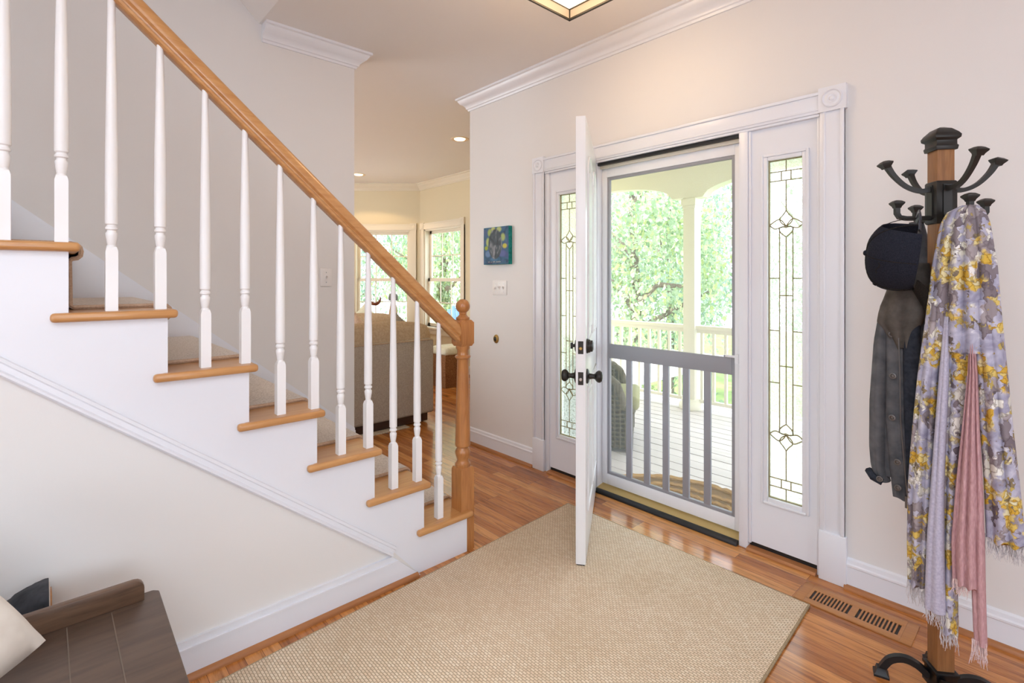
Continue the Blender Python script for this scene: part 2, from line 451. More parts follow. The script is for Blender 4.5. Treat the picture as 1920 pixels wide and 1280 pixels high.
class MB:
    def __init__(self):
        self.v, self.f, self.mi = [], [], []

    def add(self, vs, fs, mi=0, T=None):
        n = len(self.v)
        for p in vs:
            p = Vector(p)
            self.v.append(T @ p if T else p)
        for f in fs:
            self.f.append([i + n for i in f])
            self.mi.append(mi)
        return self

    def box(self, x0, x1, y0, y1, z0, z1, mi=0, T=None):
        vs = [(x, y, z) for x in (x0, x1) for y in (y0, y1) for z in (z0, z1)]
        fs = [(0, 1, 3, 2), (4, 6, 7, 5), (0, 4, 5, 1), (2, 3, 7, 6), (0, 2, 6, 4), (1, 5, 7, 3)]
        return self.add(vs, fs, mi, T)

    def extr(self, poly, o, u, v, w, L, m0=0, m1=0, mi=0):
        """closed profile poly [(a,b)] spanned by u,v and pushed along w; ends mitred by m*a"""
        o, u, v, w = (Vector(q) for q in (o, u, v, w))
        n = len(poly)
        vs = [o + u * a + v * b + w * (m0 * a) for a, b in poly] + [o + u * a + v * b + w * (L + m1 * a) for a, b in poly]
        fs = [(i, (i + 1) % n, n + (i + 1) % n, n + i) for i in range(n)] + [tuple(range(n)), tuple(range(n, 2 * n))]
        return self.add(vs, fs, mi)

    def lathe(self, prof, c=(0, 0, 0), seg=20, a0=0.0, T=None, mi=0, sx=1.0, sy=1.0):
        vs, fs = [], []
        n = len(prof)
        for r, z in prof:
            for k in range(seg):
                a = a0 + 2 * pi * k / seg
                vs.append((c[0] + r * cos(a) * sx, c[1] + r * sin(a) * sy, c[2] + z))
        for i in range(n - 1):
            for k in range(seg):
                k2 = (k + 1) % seg
                fs.append((i * seg + k, i * seg + k2, (i + 1) * seg + k2, (i + 1) * seg + k))
        fs.append(tuple(range(seg)))
        fs.append(tuple(range((n - 1) * seg, n * seg)))
        return self.add(vs, fs, mi, T)

    def tube(self, pts, r, seg=8, mi=0, flat=1.0, T=None):
        pts = [Vector(p) for p in pts]
        n = len(pts)
        rs = r if isinstance(r, (list, tuple)) else [r] * n
        vs, fs = [], []
        prev = None
        for i, p in enumerate(pts):
            t = (pts[min(i + 1, n - 1)] - pts[max(i - 1, 0)]).normalized()
            ref = Vector((0, 0, 1)) if prev is None else prev
            if prev is None and abs(t.z) > 0.9:
                ref = Vector((1, 0, 0))
            b = t.cross(ref)
            if b.length < 1e-6:
                b = t.cross(Vector((0.3, 1, 0.2)))
            b.normalize()
            nn = b.cross(t).normalized()
            prev = nn
            for k in range(seg):
                a = 2 * pi * (k + 0.5) / seg
                vs.append(p + b * (rs[i] * cos(a)) + nn * (rs[i] * flat * sin(a)))
        for i in range(n - 1):
            for k in range(seg):
                k2 = (k + 1) % seg
                fs.append((i * seg + k, i * seg + k2, (i + 1) * seg + k2, (i + 1) * seg + k))
        fs.append(tuple(range(seg)))
        fs.append(tuple(range((n - 1) * seg, n * seg)))
        return self.add(vs, fs, mi, T)

    def loft(self, rings, mi=0, caps=True, T=None):
        n = len(rings[0])
        vs = [p for r in rings for p in r]
        fs = []
        for i in range(len(rings) - 1):
            for k in range(n):
                k2 = (k + 1) % n
                fs.append((i * n + k, i * n + k2, (i + 1) * n + k2, (i + 1) * n + k))
        if caps:
            fs.append(tuple(range(n)))
            fs.append(tuple(range((len(rings) - 1) * n, len(rings) * n)))
        return self.add(vs, fs, mi, T)

    def pillow(self, w, h, t, T, n=14, pinch=0.10, mi=0, rnd=0.0):
        vs, fs = [], []
        for s in (1, -1):
            b = len(vs)
            for i in range(n + 1):
                for j in range(n + 1):
                    u, v = -1 + 2 * i / n, -1 + 2 * j / n
                    k = 1 - pinch * (1 - abs(u) ** 2) * abs(v) ** 3
                    k2 = 1 - pinch * (1 - abs(v) ** 2) * abs(u) ** 3
                    th = t / 2 * (max(0, 1 - u ** 4) * max(0, 1 - v ** 4)) ** 0.55
                    q = 1 - rnd * u ** 4 * v ** 4
                    vs.append((u * w / 2 * k2 * (1 - (1 - q) * min(1, h / w)), s * th, v * h / 2 * k * q))
            for i in range(n):
                for j in range(n):
                    fs.append((b + i * (n + 1) + j, b + (i + 1) * (n + 1) + j, b + (i + 1) * (n + 1) + j + 1, b + i * (n + 1) + j + 1))
        return self.add(vs, fs, mi, T)

    def build(self, name, mats, parent=None, bevel=0.0, seg=2, local=False, label=None, weld=False, smooth=True, wobble=0.0, angle=38):
        if not isinstance(mats, (list, tuple)):
            mats = [mats]
        me = bpy.data.meshes.new(name)
        inv = None
        if parent is not None and not local and parent in WM:
            inv = WM[parent].inverted()
        bm = bmesh.new()
        bv = [bm.verts.new(inv @ p if inv else p) for p in self.v]
        for f, mi in zip(self.f, self.mi):
            try:
                q = bm.faces.new([bv[i] for i in f])
                q.material_index = mi
            except ValueError:
                pass
        if weld:
            bmesh.ops.remove_doubles(bm, verts=bm.verts, dist=1e-5)
        bmesh.ops.recalc_face_normals(bm, faces=bm.faces)
        if bevel:
            ed = [e for e in bm.edges if len(e.link_faces) == 2 and e.calc_face_angle(0) > radians(40)]
            bmesh.ops.bevel(bm, geom=ed, offset=bevel, segments=seg, affect='EDGES', profile=0.5, clamp_overlap=True)
        for f in bm.faces:
            f.smooth = smooth
        bm.to_mesh(me)
        bm.free()
        for m in mats:
            me.materials.append(m)
        if smooth:
            me.set_sharp_from_angle(angle=radians(angle))
        o = bpy.data.objects.new(name, me)
        COL.objects.link(o)
        if parent is not None:
            o.parent = parent
            if parent in WM:
                WM[o] = WM[parent]
        else:
            WM[o] = Matrix.Identity(4)
        if label:
            o['label'] = label
        return o

def tag(o, label, cat, group=None, kind=None):
    o['label'] = label
    o['category'] = cat
    if group:
        o['group'] = group
    if kind:
        o['kind'] = kind
    return o

def thing(name, label, cat, loc=(0, 0, 0), rz=0.0, group=None, kind=None):
    o = bpy.data.objects.new(name, None)
    COL.objects.link(o)
    o.empty_display_size = 0.1
    o.location = loc
    o.rotation_euler = (0, 0, rz)
    WM[o] = Matrix.Translation(loc) @ Matrix.Rotation(rz, 4, 'Z')
    return tag(o, label, cat, group, kind)

def copy_tree(o, loc, rz=0.0, label=None, scale=None):
    c = o.copy()
    COL.objects.link(c)
    c.location = loc
    c.rotation_euler = (0, 0, rz)
    if scale:
        c.scale = scale
    if label:
        c['label'] = label
    for ch in list(o.children):
        d = ch.copy()
        COL.objects.link(d)
        d.parent = c
        for g in ch.children:
            e = g.copy()
            COL.objects.link(e)
            e.parent = d
    return c

def struct(mb, name, mat, label, cat, **kw):
    o = mb.build(name, mat, **kw)
    return tag(o, label, cat, kind='structure')

def catmull(pts, n=6):
    pts = [Vector(p) for p in pts]
    out = []
    for i in range(len(pts) - 1):
        p0, p1, p2, p3 = pts[max(i - 1, 0)], pts[i], pts[i + 1], pts[min(i + 2, len(pts) - 1)]
        for k in range(n):
            t = k / n
            out.append(0.5 * ((2 * p1) + (p2 - p0) * t + (2 * p0 - 5 * p1 + 4 * p2 - p3) * t * t + (3 * p1 - p0 - 3 * p2 + p3) * t ** 3))
    out.append(pts[-1])
    return out

def lerp_tab(tab, z):
    """tab [(z, a, b, ...)] with z falling; linear interpolation"""
    if z >= tab[0][0]:
        return tab[0][1:]
    for p, q in zip(tab, tab[1:]):
        if z >= q[0]:
            t = (p[0] - z) / (p[0] - q[0])
            return tuple(a + (b - a) * t for a, b in zip(p[1:], q[1:]))
    return tab[-1][1:]

# ------------------------------------------------------------------ main dimensions (metres)
D = 2.527          # face of the front wall
SX = -1.966        # face of the stair side
WX = -3.10         # wall on the far side of the stairs
CZ = 2.75          # ceiling

# ================================================================== STRUCTURE
mb = MB()
mb.box(-9, 3.3, -3.3, D + 0.12, -0.06, 0)
mb.box(-9, -3.2, D + 0.12, 4.4, -0.06, 0)
struct(mb, 'floor', M['floor'], 'orange oak strip floor running through hall and living room', 'floor')

mb = MB()
mb.box(-9, -3.16, -3.3, 4.4, CZ, CZ + 0.1)
mb.box(-3.16, 3.3, 0.9, D + 0.17, CZ, CZ + 0.1)
mb.box(-1.9, 3.3, -3.3, 0.9, CZ, CZ + 0.1)
struct(mb, 'ceiling', M['ceiling'], 'pale pinkish ceiling over hall and living room', 'ceiling')

mb = MB()
mb.extr([(0.9, CZ), (-0.95, CZ + 1.85), (-0.95, CZ + 1.97), (0.9, CZ + 0.12)], (WX, 0, 0), (0, 1, 0), (0, 0, 1), (1, 0, 0), 1.2)
mb.box(WX, -1.9, -3.3, -0.95, 4.6, 4.7)
struct(mb, 'ceiling_stairwell', M['ceiling'], 'sloping ceiling above the staircase', 'ceiling')

mb = MB()
mb.box(-3.22, WX, -3.3, 1.47, 0, 4.7)
struct(mb, 'wall_stairs', M['wall'], 'cream wall along the far side of the staircase', 'wall')
mb = MB()
mb.box(-1.9, -1.8, -3.3, 0.9, CZ + 0.1, 4.7)
struct(mb, 'wall_stairwell', M['wall'], 'upper wall enclosing the stairwell', 'wall')

mb = MB()
mb.box(-3.26, -2.43, D, D + 0.16, 0, CZ)
mb.box(-0.735, 3.3, D, D + 0.16, 0, CZ)
mb.box(-2.43, -0.735, D, D + 0.16, 2.05, CZ)
struct(mb, 'wall_front', M['wall'], 'cream wall around the front door with coat rack before it', 'wall')

# rear and right walls with window openings (behind the camera)
mb = MB()
mb.box(-3.22, -0.3, -3.45, -3.3, 0, CZ); mb.box(1.9, 3.3, -3.45, -3.3, 0, CZ)
mb.box(-0.3, 1.9, -3.45, -3.3, 0, 0.8); mb.box(-0.3, 1.9, -3.45, -3.3, 2.25, CZ)
mb.box(-3.22, -1.8, -3.45, -3.3, CZ, 4.7)
struct(mb, 'wall_rear', M['wall'], 'cream wall behind the viewer', 'wall')
mb = MB()
mb.box(3.3, 3.45, -3.45, -1.3, 0, CZ); mb.box(3.3, 3.45, 0.9, D + 0.16, 0, CZ)
mb.box(3.3, 3.45, -1.3, 0.9, 0, 0.8); mb.box(3.3, 3.45, -1.3, 0.9, 2.25, CZ)
struct(mb, 'wall_right', M['wall'], 'cream wall on the right side of the hall', 'wall')

# under-stair panel below the sloping rail
def zlow(y):                       # lower line of the sloping moulding
    return 1.045 - 0.78 * (y + 0.086)
mb = MB()
mb.extr([(-3.3, 0), (1.235, 0), (1.10, zlow(1.10) + 0.03), (-2.25, zlow(-2.25) + 0.02), (-3.3, CZ)], (SX, 0, 0), (0, 1, 0), (0, 0, 1), (-1, 0, 0), 0.05)
struct(mb, 'wall_left', M['panel'], 'cream panel below the sloping stair moulding', 'wall')

# living room walls
def wall_hole(mb, p0, ang, L, H, th, hole=None):
    T = Matrix.Translation((p0[0], p0[1], 0)) @ Matrix.Rotation(ang, 4, 'Z')
    if hole is None:
        mb.box(0, L, 0, th, 0, H, T=T)
        return
    a, b, z0, z1 = hole
    mb.box(0, a, 0, th, 0, H, T=T)
    mb.box(b, L, 0, th, 0, H, T=T)
    mb.box(a, b, 0, th, 0, z0, T=T)
    mb.box(a, b, 0, th, z1, H, T=T)

LY = 4.25
mb = MB()
wall_hole(mb, (-6.72, LY), 0, 3.40, CZ, 0.15, (0.12, 1.04, 0.60, 2.05))
struct(mb, 'wall_living_front', M['wall_living'], 'straw coloured living room wall around the right-hand window', 'wall')
DANG = radians(47.53)              # the bay wall stands at this angle
dvec = Vector((cos(DANG), sin(DANG), 0))
A = Vector((-6.72, LY, 0))
P0 = A - dvec * 2.5
mb = MB()
wall_hole(mb, (P0.x, P0.y), DANG, 2.5, CZ, 0.15, (2.5 - 1.0, 2.5 - 0.15, 0.60, 2.05))
struct(mb, 'wall_living_bay', M['wall_living'], 'straw coloured angled bay wall behind the sofas', 'wall')
mb = MB()
mb.box(P0.x - 0.15, P0.x, -1.3, P0.y, 0, CZ)
struct(mb, 'wall_living_left', M['wall_living'], 'far side wall of the living room', 'wall')
mb = MB()
mb.box(-8.6, -7.8, -1.45, -1.3, 0, CZ); mb.box(-4.6, -3.22, -1.45, -1.3, 0, CZ)
mb.box(-7.8, -4.6, -1.45, -1.3, 0, 0.5); mb.box(-7.8, -4.6, -1.45, -1.3, 2.5, CZ)
struct(mb, 'wall_living_rear', M['wall_living'], 'rear wall of the living room', 'wall')
mb = MB()
mb.box(-3.40, -3.27, D + 0.16, LY, 0, CZ)
struct(mb, 'wall_living_right', M['wall_living'], 'wall between living room and porch', 'wall')

# ---- crown mouldings
CROWN = [(0, 0), (0.010, 0), (0.014, 0.012), (0.022, 0.016), (0.026, 0.030), (0.040, 0.045), (0.058, 0.056), (0.068, 0.072), (0.072, 0.082), (0.085, 0.086), (0.085, 0.10), (0, 0.10)]
z0 = CZ - 0.10
mb = MB()
mb.extr(CROWN, (-3.26, D, z0), (0, -1, 0), (0, 0, 1), (1, 0, 0), 6.5, -1, 0)
mb.extr(CROWN, (-3.26, D + 0.16, z0), (-1, 0, 0), (0, 0, 1), (0, -1, 0), 0.16, 0, 1)
struct(mb, 'trim_1', M['trim'], 'white crown moulding along the top of the front wall', 'moulding', angle=28)
mb = MB()
mb.extr(CROWN, (WX, 0.915, z0), (1, 0, 0), (0, 0, 1), (0, 1, 0), 0.555, 0, 1)
mb.extr(CROWN, (WX, 1.47, z0), (0, 1, 0), (0, 0, 1), (-1, 0, 0), 0.12, -1, 0)
struct(mb, 'trim_2', M['trim'], 'short white crown moulding at the top of the stair wall', 'moulding', angle=28)
mb = MB()
mb.extr(CROWN, (-6.72, LY, z0), (0, -1, 0), (0, 0, 1), (1, 0, 0), 3.46, 0.42, 0)
nrm = Vector((sin(DANG), -cos(DANG), 0))
mb.extr(CROWN, A + Vector((0, 0, z0)), nrm, (0, 0, 1), -dvec, 2.5, 0.42, 0)
struct(mb, 'trim_3', M['trim_warm'], 'crown moulding round the living room bay', 'moulding', angle=28)

# ---- baseboards with oak shoe
BASE = [(0, 0), (0.016, 0), (0.016, 0.092), (0.020, 0.096), (0.020, 0.103), (0.013, 0.108), (0.011, 0.122), (0, 0.128)]
SHOE = [(0.0, 0), (0.017, 0), (0.0165, 0.006), (0.0135, 0.0125), (0.008, 0.017), (0, 0.018)]

def base_run(name, label, o, u, w, L, shoe='shoe', m1=0, m0=0):
    mb = MB()
    mb.extr(BASE, o, u, (0, 0, 1), w, L, m0, m1)
    b = struct(mb, name, M['trim'], label, 'baseboard', angle=25)
    s = MB()
    s.extr([(a + 0.016, c) for a, c in SHOE], o, u, (0, 0, 1), w, L, m0, m1)
    s.build('shoe_moulding', M[shoe], b, label='orange oak shoe moulding')
    return b
base_run('baseboard_front', 'white baseboard on the front wall left of the door', (-3.26, D, 0), (0, -1, 0), (1, 0, 0), 0.735)
base_run('baseboard_right', 'white baseboard behind the coat rack', (-0.652, D, 0), (0, -1, 0), (1, 0, 0), 3.9)
base_run('baseboard_living', 'white baseboard under the living room window', (-6.72, LY, 0), (0, -1, 0), (1, 0, 0), 3.46, m0=0.42)
# under the stairs: end cut on the slope
mb = MB()
for (t, za, zb) in ((0.016, 0, 0.096), (0.020, 0.096, 0.104), (0.012, 0.104, 0.126)):
    ya, yb = 1.235 - za * 1.09, 1.235 - zb * 1.09
    mb.extr([(-3.3, za), (ya, za), (yb, zb), (-3.3, zb)], (SX, 0, 0), (0, 1, 0), (0, 0, 1), (1, 0, 0), t)
b = struct(mb, 'baseboard_left', M['trim'], 'white baseboard along the under-stair panel', 'baseboard')
mb = MB()
mb.extr([(a + 0.016, c) for a, c in SHOE], (SX, -3.3, 0), (1, 0, 0), (0, 0, 1), (0, 1, 0), 4.52)
mb.build('shoe_moulding', M['shoe_y'], b, label='orange oak shoe moulding')

# ---- sloping moulding on the stair side
dy, dz = 1 / sqrt(1 + 0.78 ** 2), 0.78 / sqrt(1 + 0.78 ** 2)
SL = [(0, 0), (0.012, 0), (0.020, 0.006), (0.020, 0.012), (0.012, 0.016), (0.012, 0.030), (0.016, 0.034), (0.013, 0.042), (0, 0.044)]
mb = MB()
mb.extr(SL, (SX, 1.093, zlow(1.093)), (1, 0, 0), (0, dz, dy), (0, -dy, dz), 3.6)
struct(mb, 'trim_4', M['trim'], 'white moulding sloping down the side of the staircase', 'moulding', angle=25)
# skirt on the stair wall
mb = MB()
def zsk(y):
    return 0.595 + 0.8236 * (1.183 - y)
for (t, off) in ((0.014, -0.022), (0.019, -0.014), (0.010, 0.0)):
    mb.extr([(1.47, 0), (1.47, zsk(1.47) + off), (-2.2, zsk(-2.2) + off), (-2.2, 0.0)], (WX, 0, 0), (0, 1, 0), (0, 0, 1), (1, 0, 0), t)
struct(mb, 'baseboard_stairs', M['trim'], 'white skirt board climbing the stair wall', 'baseboard')

# ================================================================== STAIRCASE
RISE, RUN = 0.2035, 0.2415
NST = 11
def tz(k): return 0.194 + RISE * (k - 1)
def tf(k): return 1.530 - RUN * (k - 1)
def ry(k): return 1.504 - RUN * (k - 1)
st = thing('staircase', 'white sided staircase with oak treads and beige carpet runner climbing left', 'staircase', (-2.5, 1.5, 0))
# white side panel, stepped on top
poly = [(1.504, 0)]
for k in range(1, NST):
    poly += [(ry(k), tz(k) - 0.027), (ry(k + 1), tz(k) - 0.027)]
poly += [(ry(NST), zlow(ry(NST)) + 0.03), (1.10, zlow(1.10) + 0.03), (1.235, 0.0)]
mb = MB()
mb.extr(poly, (SX + 0.002, 0, 0), (0, 1, 0), (0, 0, 1), (-1, 0, 0), 0.045)
mb.build('side_panel', M['trim'], st, label='white stepped side panel')
for k in range(1, NST):
    t, f, bk = tz(k), tf(k), ry(k + 1) - 0.02
    mb = MB()
    pl = [(-3.085, bk), (-1.968, bk), (-1.968, f - 0.308), (-1.940, f - 0.308), (-1.940, f), (-3.085, f)]
    mb.extr(pl, (0, 0, t - 0.027), (1, 0, 0), (0, 1, 0), (0, 0, 1), 0.027)
    mb.build('tread', M['oak_y'], st, bevel=0.011, seg=3)
    mb = MB()
    mb.box(-3.085, -2.0, ry(k) - 0.018, ry(k), tz(k - 1) if k > 1 else 0, t - 0.027)
    mb.build('riser', M['trim'], st)
outer = [(ry(1) + 0.011, 0.004)]
for k in range(1, NST):
    t, f, r, rn = tz(k), tf(k), ry(k), ry(k + 1)
    outer += [(r + 0.011, t - 0.045), (r + 0.018, t - 0.038), (f + 0.004, t - 0.036), (f + 0.012, t - 0.028), (f + 0.014, t - 0.014), (f + 0.011, t - 0.001), (f + 0.002, t + 0.009), (f - 0.012, t + 0.011), (rn + 0.022, t + 0.011), (rn + 0.013, t + 0.018)]
outer.append((ry(NST) + 0.011, tz(NST - 1) + 0.15))
inner = [(y - 0.009, z - 0.009) for y, z in outer]
vs, fs = [], []
n = len(outer)
for x in (-3.04, -2.150):
    vs += [(x, y, z) for y, z in outer] + [(x, y, max(z, 0.001)) for y, z in inner]
for i in range(n - 1):
    fs.append((i, i + 1, 2 * n + i + 1, 2 * n + i))
    fs.append((n + i, n + i + 1, 3 * n + i + 1, 3 * n + i))
    for o in (0, 2 * n):
        fs.append((o + i, o + i + 1, o + n + i + 1, o + n + i))
MB().add(vs, fs).build('carpet_runner', M['carpet'], st, label='beige carpet runner', angle=60)
mb = MB()
mb.tube([(-2.148, y - 0.004, z - 0.004) for y, z in outer], 0.0075, 6)
mb.build('carpet_binding', M['binding'], st, label='tan binding along the runner edge')

# ================================================================== RAILING
rl = thing('stair_railing', 'oak handrail with turned newel post and white balusters on the staircase', 'railing', (-2.0, 1.5, 0.19))
def zrail(y): return 1.096 + 0.8854 * (1.37 - y)
RX = -2.0
slope = atan2(0.8854, 1)
w = Vector((0, -cos(slope), sin(slope)))
v = Vector((0, sin(slope), cos(slope)))
RP = [(-0.018, 0), (0.018, 0), (0.025, 0.004), (0.025, 0.012), (0.0195, 0.0155), (0.021, 0.021), (0.031, 0.027), (0.033, 0.034), (0.031, 0.046), (0.029, 0.054), (0.022, 0.063), (0.010, 0.068), (0, 0.0695),
      (-0.010, 0.068), (-0.022, 0.063), (-0.029, 0.054), (-0.031, 0.046), (-0.033, 0.034), (-0.031, 0.027), (-0.021, 0.021), (-0.0195, 0.0155), (-0.025, 0.012), (-0.025, 0.004)]
mb = MB()
mb.extr(RP, (RX, 1.475, zrail(1.475)), (1, 0, 0), v, w, 2.75)
mb.build('handrail', M['oak_y'], rl, angle=30)
# newel
NX, NY = -2.006, 1.511
nw = MB()
def sq(mb, c, h, z0, z1, ch=0.0):
    r2 = sqrt(2)
    prof = [(h * r2, z0), (h * r2, z1 - ch), ((h - ch) * r2, z1)] if ch else [(h * r2, z0), (h * r2, z1)]
    mb.lathe(prof, (c[0], c[1], 0), 4, pi / 4)
r2 = sqrt(2)
nw.lathe([(0.039 * r2, 0.0), (0.039 * r2, 0.385), (0.034 * r2, 0.398)], (NX, NY, 0), 4, pi / 4)
nw.lathe([(0.022, 0.39), (0.034, 0.395), (0.037, 0.403), (0.037, 0.412), (0.030, 0.420), (0.027, 0.430), (0.032, 0.447), (0.037, 0.462), (0.037, 0.473), (0.031, 0.484), (0.027, 0.491), (0.036, 0.498), (0.038, 0.508), (0.036, 0.517), (0.0365, 0.525),
          (0.036, 0.56), (0.033, 0.70), (0.029, 0.85), (0.028, 0.915), (0.030, 0.920), (0.038, 0.927), (0.038, 0.934), (0.029, 0.940), (0.027, 0.95), (0.0275, 0.962), (0.034, 0.972), (0.034, 0.985)], (NX, NY, 0), 28)
nw.lathe([(0.031 * r2, 0.983), (0.039 * r2, 0.997), (0.039 * r2, 1.098), (0.029 * r2, 1.110)], (NX, NY, 0), 4, pi / 4)
nw.lathe([(0.030, 1.108), (0.033, 1.112), (0.033, 1.121), (0.024, 1.127), (0.017, 1.136), (0.019, 1.142)] + [(0.035 * cos(a), 1.176 + 0.035 * sin(a)) for a in [radians(q) for q in range(-60, 91, 10)]], (NX, NY, 0), 28)
nw.build('newel_post', M['oak_z'], rl, angle=40, label='turned oak newel post with ball finial')
bal_y = [1.366, 1.249, 1.128, 1.010, 0.890, 0.780, 0.655, 0.534, 0.409, 0.281, 0.156, 0.040, -0.081]
for i, y in enumerate(bal_y):
    k = [1, 2, 2, 3, 3, 4, 4, 5, 5, 6, 6, 7, 7][i]
    zb = tz(k) - 0.002
    top = zrail(y) + 0.006
    mb = MB()
    mb.lathe([(0.0155 * r2, 0), (0.0155 * r2, 0.185), (0.012 * r2, 0.198)], (RX, y, zb), 4, pi / 4)
    H = top - zb
    mb.lathe([(0.012, 0.19), (0.0135, 0.199), (0.0105, 0.204), (0.012, 0.210), (0.0150, 0.232), (0.0152, 0.240), (0.0115, 0.245), (0.0115, 0.249), (0.0160, 0.2525), (0.0160, 0.258), (0.0125, 0.262), (0.0125, 0.265), (0.0165, 0.269), (0.0166, 0.29),
              (0.0166, 0.38), (0.0158, 0.5), (0.0095, H)], (RX, y, zb), 16)
    mb.build('baluster', M['baluster'], rl, angle=40)

# ================================================================== FRONT DOOR UNIT
# casing
t5 = thing('trim_5', 'white casing with corner rosettes and plinths around the front door', 'door casing', (-1.58, D, 0), kind='structure')
def casing(xa, xb, out):
    mb = MB()
    mb.box(xa, xb, D - 0.014, D, 0.21, 2.045)
    if out < 0:
        mb.box(xa, xa + 0.014, D - 0.022, D, 0.21, 2.045); mb.box(xb - 0.022, xb - 0.012, D - 0.018, D, 0.21, 2.045); mb.box(xb - 0.01, xb, D - 0.01, D + 0.02, 0.21, 2.045)
    else:
        mb.box(xb - 0.014, xb, D - 0.022, D, 0.21, 2.045); mb.box(xa + 0.012, xa + 0.022, D - 0.018, D, 0.21, 2.045); mb.box(xa, xa + 0.01, D - 0.01, D + 0.02, 0.21, 2.045)
    mb.build('side_casing', M['trim'], t5, bevel=0.002)
casing(-2.522, -2.428, -1)
casing(-0.747, -0.653, 1)
mb = MB()
mb.box(-2.425, -0.75, D - 0.014, D, 2.036, 2.128)
mb.box(-2.425, -0.75, D - 0.022, D, 2.114, 2.128); mb.box(-2.425, -0.75, D - 0.018, D, 2.048, 2.056)
mb.box(-2.425, -0.75, D - 0.008, D + 0.02, 2.024, 2.036)
mb.build('head_casing', M['trim'], t5, bevel=0.002)
for cx in (-2.475, -0.697):
    mb = MB()
    mb.box(cx - 0.053, cx + 0.053, D - 0.024, D, 2.035, 2.14)
    T = Matrix.Translation((cx, D - 0.024, 2.0875)) @ Matrix.Rotation(radians(90), 4, 'X')
    mb.lathe([(0.040, -0.002), (0.040, 0.004), (0.036, 0.006), (0.031, 0.001), (0.020, 0.0015), (0.017, 0.004), (0.012, 0.002), (0.009, 0.006), (0.004, 0.008)], T=T, seg=32)
    mb.build('rosette', M['trim'], t5, bevel=0.0)
    mb = MB()
    mb.box(cx - 0.053, cx + 0.053, D - 0.024, D, 0, 0.212)
    mb.build('plinth_block', M['trim'], t5, bevel=0.004)
# jambs and mullions
t6 = thing('trim_6', 'white jambs and mullions of the front door frame', 'door frame', (-1.54, D, 0), kind='structure')
mb = MB(); mb.box(-2.07, -1.984, D + 0.004, D + 0.15, 0, 2.03); mb.box(-2.06, -1.995, D - 0.006, D + 0.01, 0, 2.026)
mb.build('left_mullion', M['trim'], t6, bevel=0.003)
mb = MB(); mb.box(-1.105, -1.062, D - 0.006, D + 0.15, 0, 2.026); mb.box(-1.062, -1.05, D + 0.002, D + 0.1, 0.03, 2.026)
mb.build('right_mullion', M['trim'], t6, bevel=0.003)
mb = MB(); mb.box(-2.43, -2.39, D + 0.0, D + 0.15, 0, 2.05); mb.box(-0.762, -0.735, D, D + 0.15, 0, 2.05); mb.box(-2.43, -0.735, D + 0.002, D + 0.15, 2.026, 2.05)
mb.build('head_jamb', M['trim'], t6, bevel=0.002)
mb = MB(); mb.box(-1.984, -1.105, D + 0.006, D + 0.03, 2.006, 2.026)
mb.build('weather_strip', M['rubber'], t6, bevel=0.003, label='black weather strip under the head')
mb = MB(); mb.box(-1.984, -1.105, D + 0.03, D + 0.045, 1.99, 2.03)
mb.build('head_stop', M['trim_warm'], t6)
# threshold
t7 = thing('trim_7', 'brass door sill with black rubber strip', 'door sill', (-1.54, D, 0), kind='structure')
mb = MB(); mb.extr([(0.0, 0), (0.0, 0.022), (0.06, 0.034), (0.14, 0.034), (0.14, -0.08), (0.0, -0.02)], (-1.984, D, 0), (0, 1, 0), (0, 0, 1), (1, 0, 0), 0.879)
mb.build('sill_plate', M['sill_brass'], t7)
mb = MB(); mb.extr([(-0.028, 0), (-0.026, 0.012), (-0.018, 0.020), (-0.006, 0.024), (0.002, 0.022), (0.002, 0)], (-1.98, D, 0), (0, 1, 0), (0, 0, 1), (1, 0, 0), 0.872)
mb.build('rubber_strip', M['rubber'], t7, bevel=0.002, label='black rubber strip')

# ---- sidelights
def came_lines(cx):
    L = []
    def seg(*p): L.append([(cx + a, b) for a, b in p])
    for z in (1.813, 1.770): seg((-0.075, z), (0.075, z))
    seg((0, 1.87), (0, 1.813)); seg((-0.021, 1.813), (-0.021, 1.77)); seg((0.021, 1.813), (0.021, 1.77)); seg((0, 1.77), (0, 1.628))
    def cur(pts): L.append([(cx + p.x, p.y) for p in catmull([Vector((a, b, 0)) for a, b in pts], 5)])
    def flower(zf):
        for s in (1, -1):
            cur([(0, zf(1.628)), (s * 0.012, zf(1.610)), (s * 0.028, zf(1.590)), (s * 0.020, zf(1.570)), (0, zf(1.555))])
            cur([(0, zf(1.555)), (s * 0.020, zf(1.582)), (s * 0.040, zf(1.586)), (s * 0.074, zf(1.563))])
            cur([(s * 0.074, zf(1.563)), (s * 0.050, zf(1.545)), (s * 0.025, zf(1.550)), (0, zf(1.555))])
            cur([(0, zf(1.548)), (s * 0.016, zf(1.553)), (s * 0.030, zf(1.545)), (s * 0.024, zf(1.526)), (0, zf(1.504))])
    flower(lambda z: z)
    flower(lambda z: 2.135 - z)
    seg((-0.029, 1.545), (-0.029, 0.59)); seg((0.029, 1.545), (0.029, 0.59)); seg((0, 1.504), (0, 0.632))
    for z in (1.312, 1.065, 0.819): seg((-0.075, z), (-0.029, z)); seg((0.075, z), (0.029, z))
    for z in (1.231, 0.900): seg((-0.029, z), (0.029, z))
    seg((0, 0.507), (0, 0.368))
    for z in (0.368, 0.328): seg((-0.075, z), (0.075, z))
    seg((-0.021, 0.368), (-0.021, 0.328)); seg((0.021, 0.368), (0.021, 0.328)); seg((0, 0.328), (0, 0.272))
    return L

def ring_frame(mb, x0, x1, z0, z1, w, y0, y1):
    mb.box(x0, x0 + w, y0, y1, z0, z1); mb.box(x1 - w, x1, y0, y1, z0, z1)
    mb.box(x0 + w, x1 - w, y0, y1, z0, z0 + w); mb.box(x0 + w, x1 - w, y0, y1, z1 - w, z1)

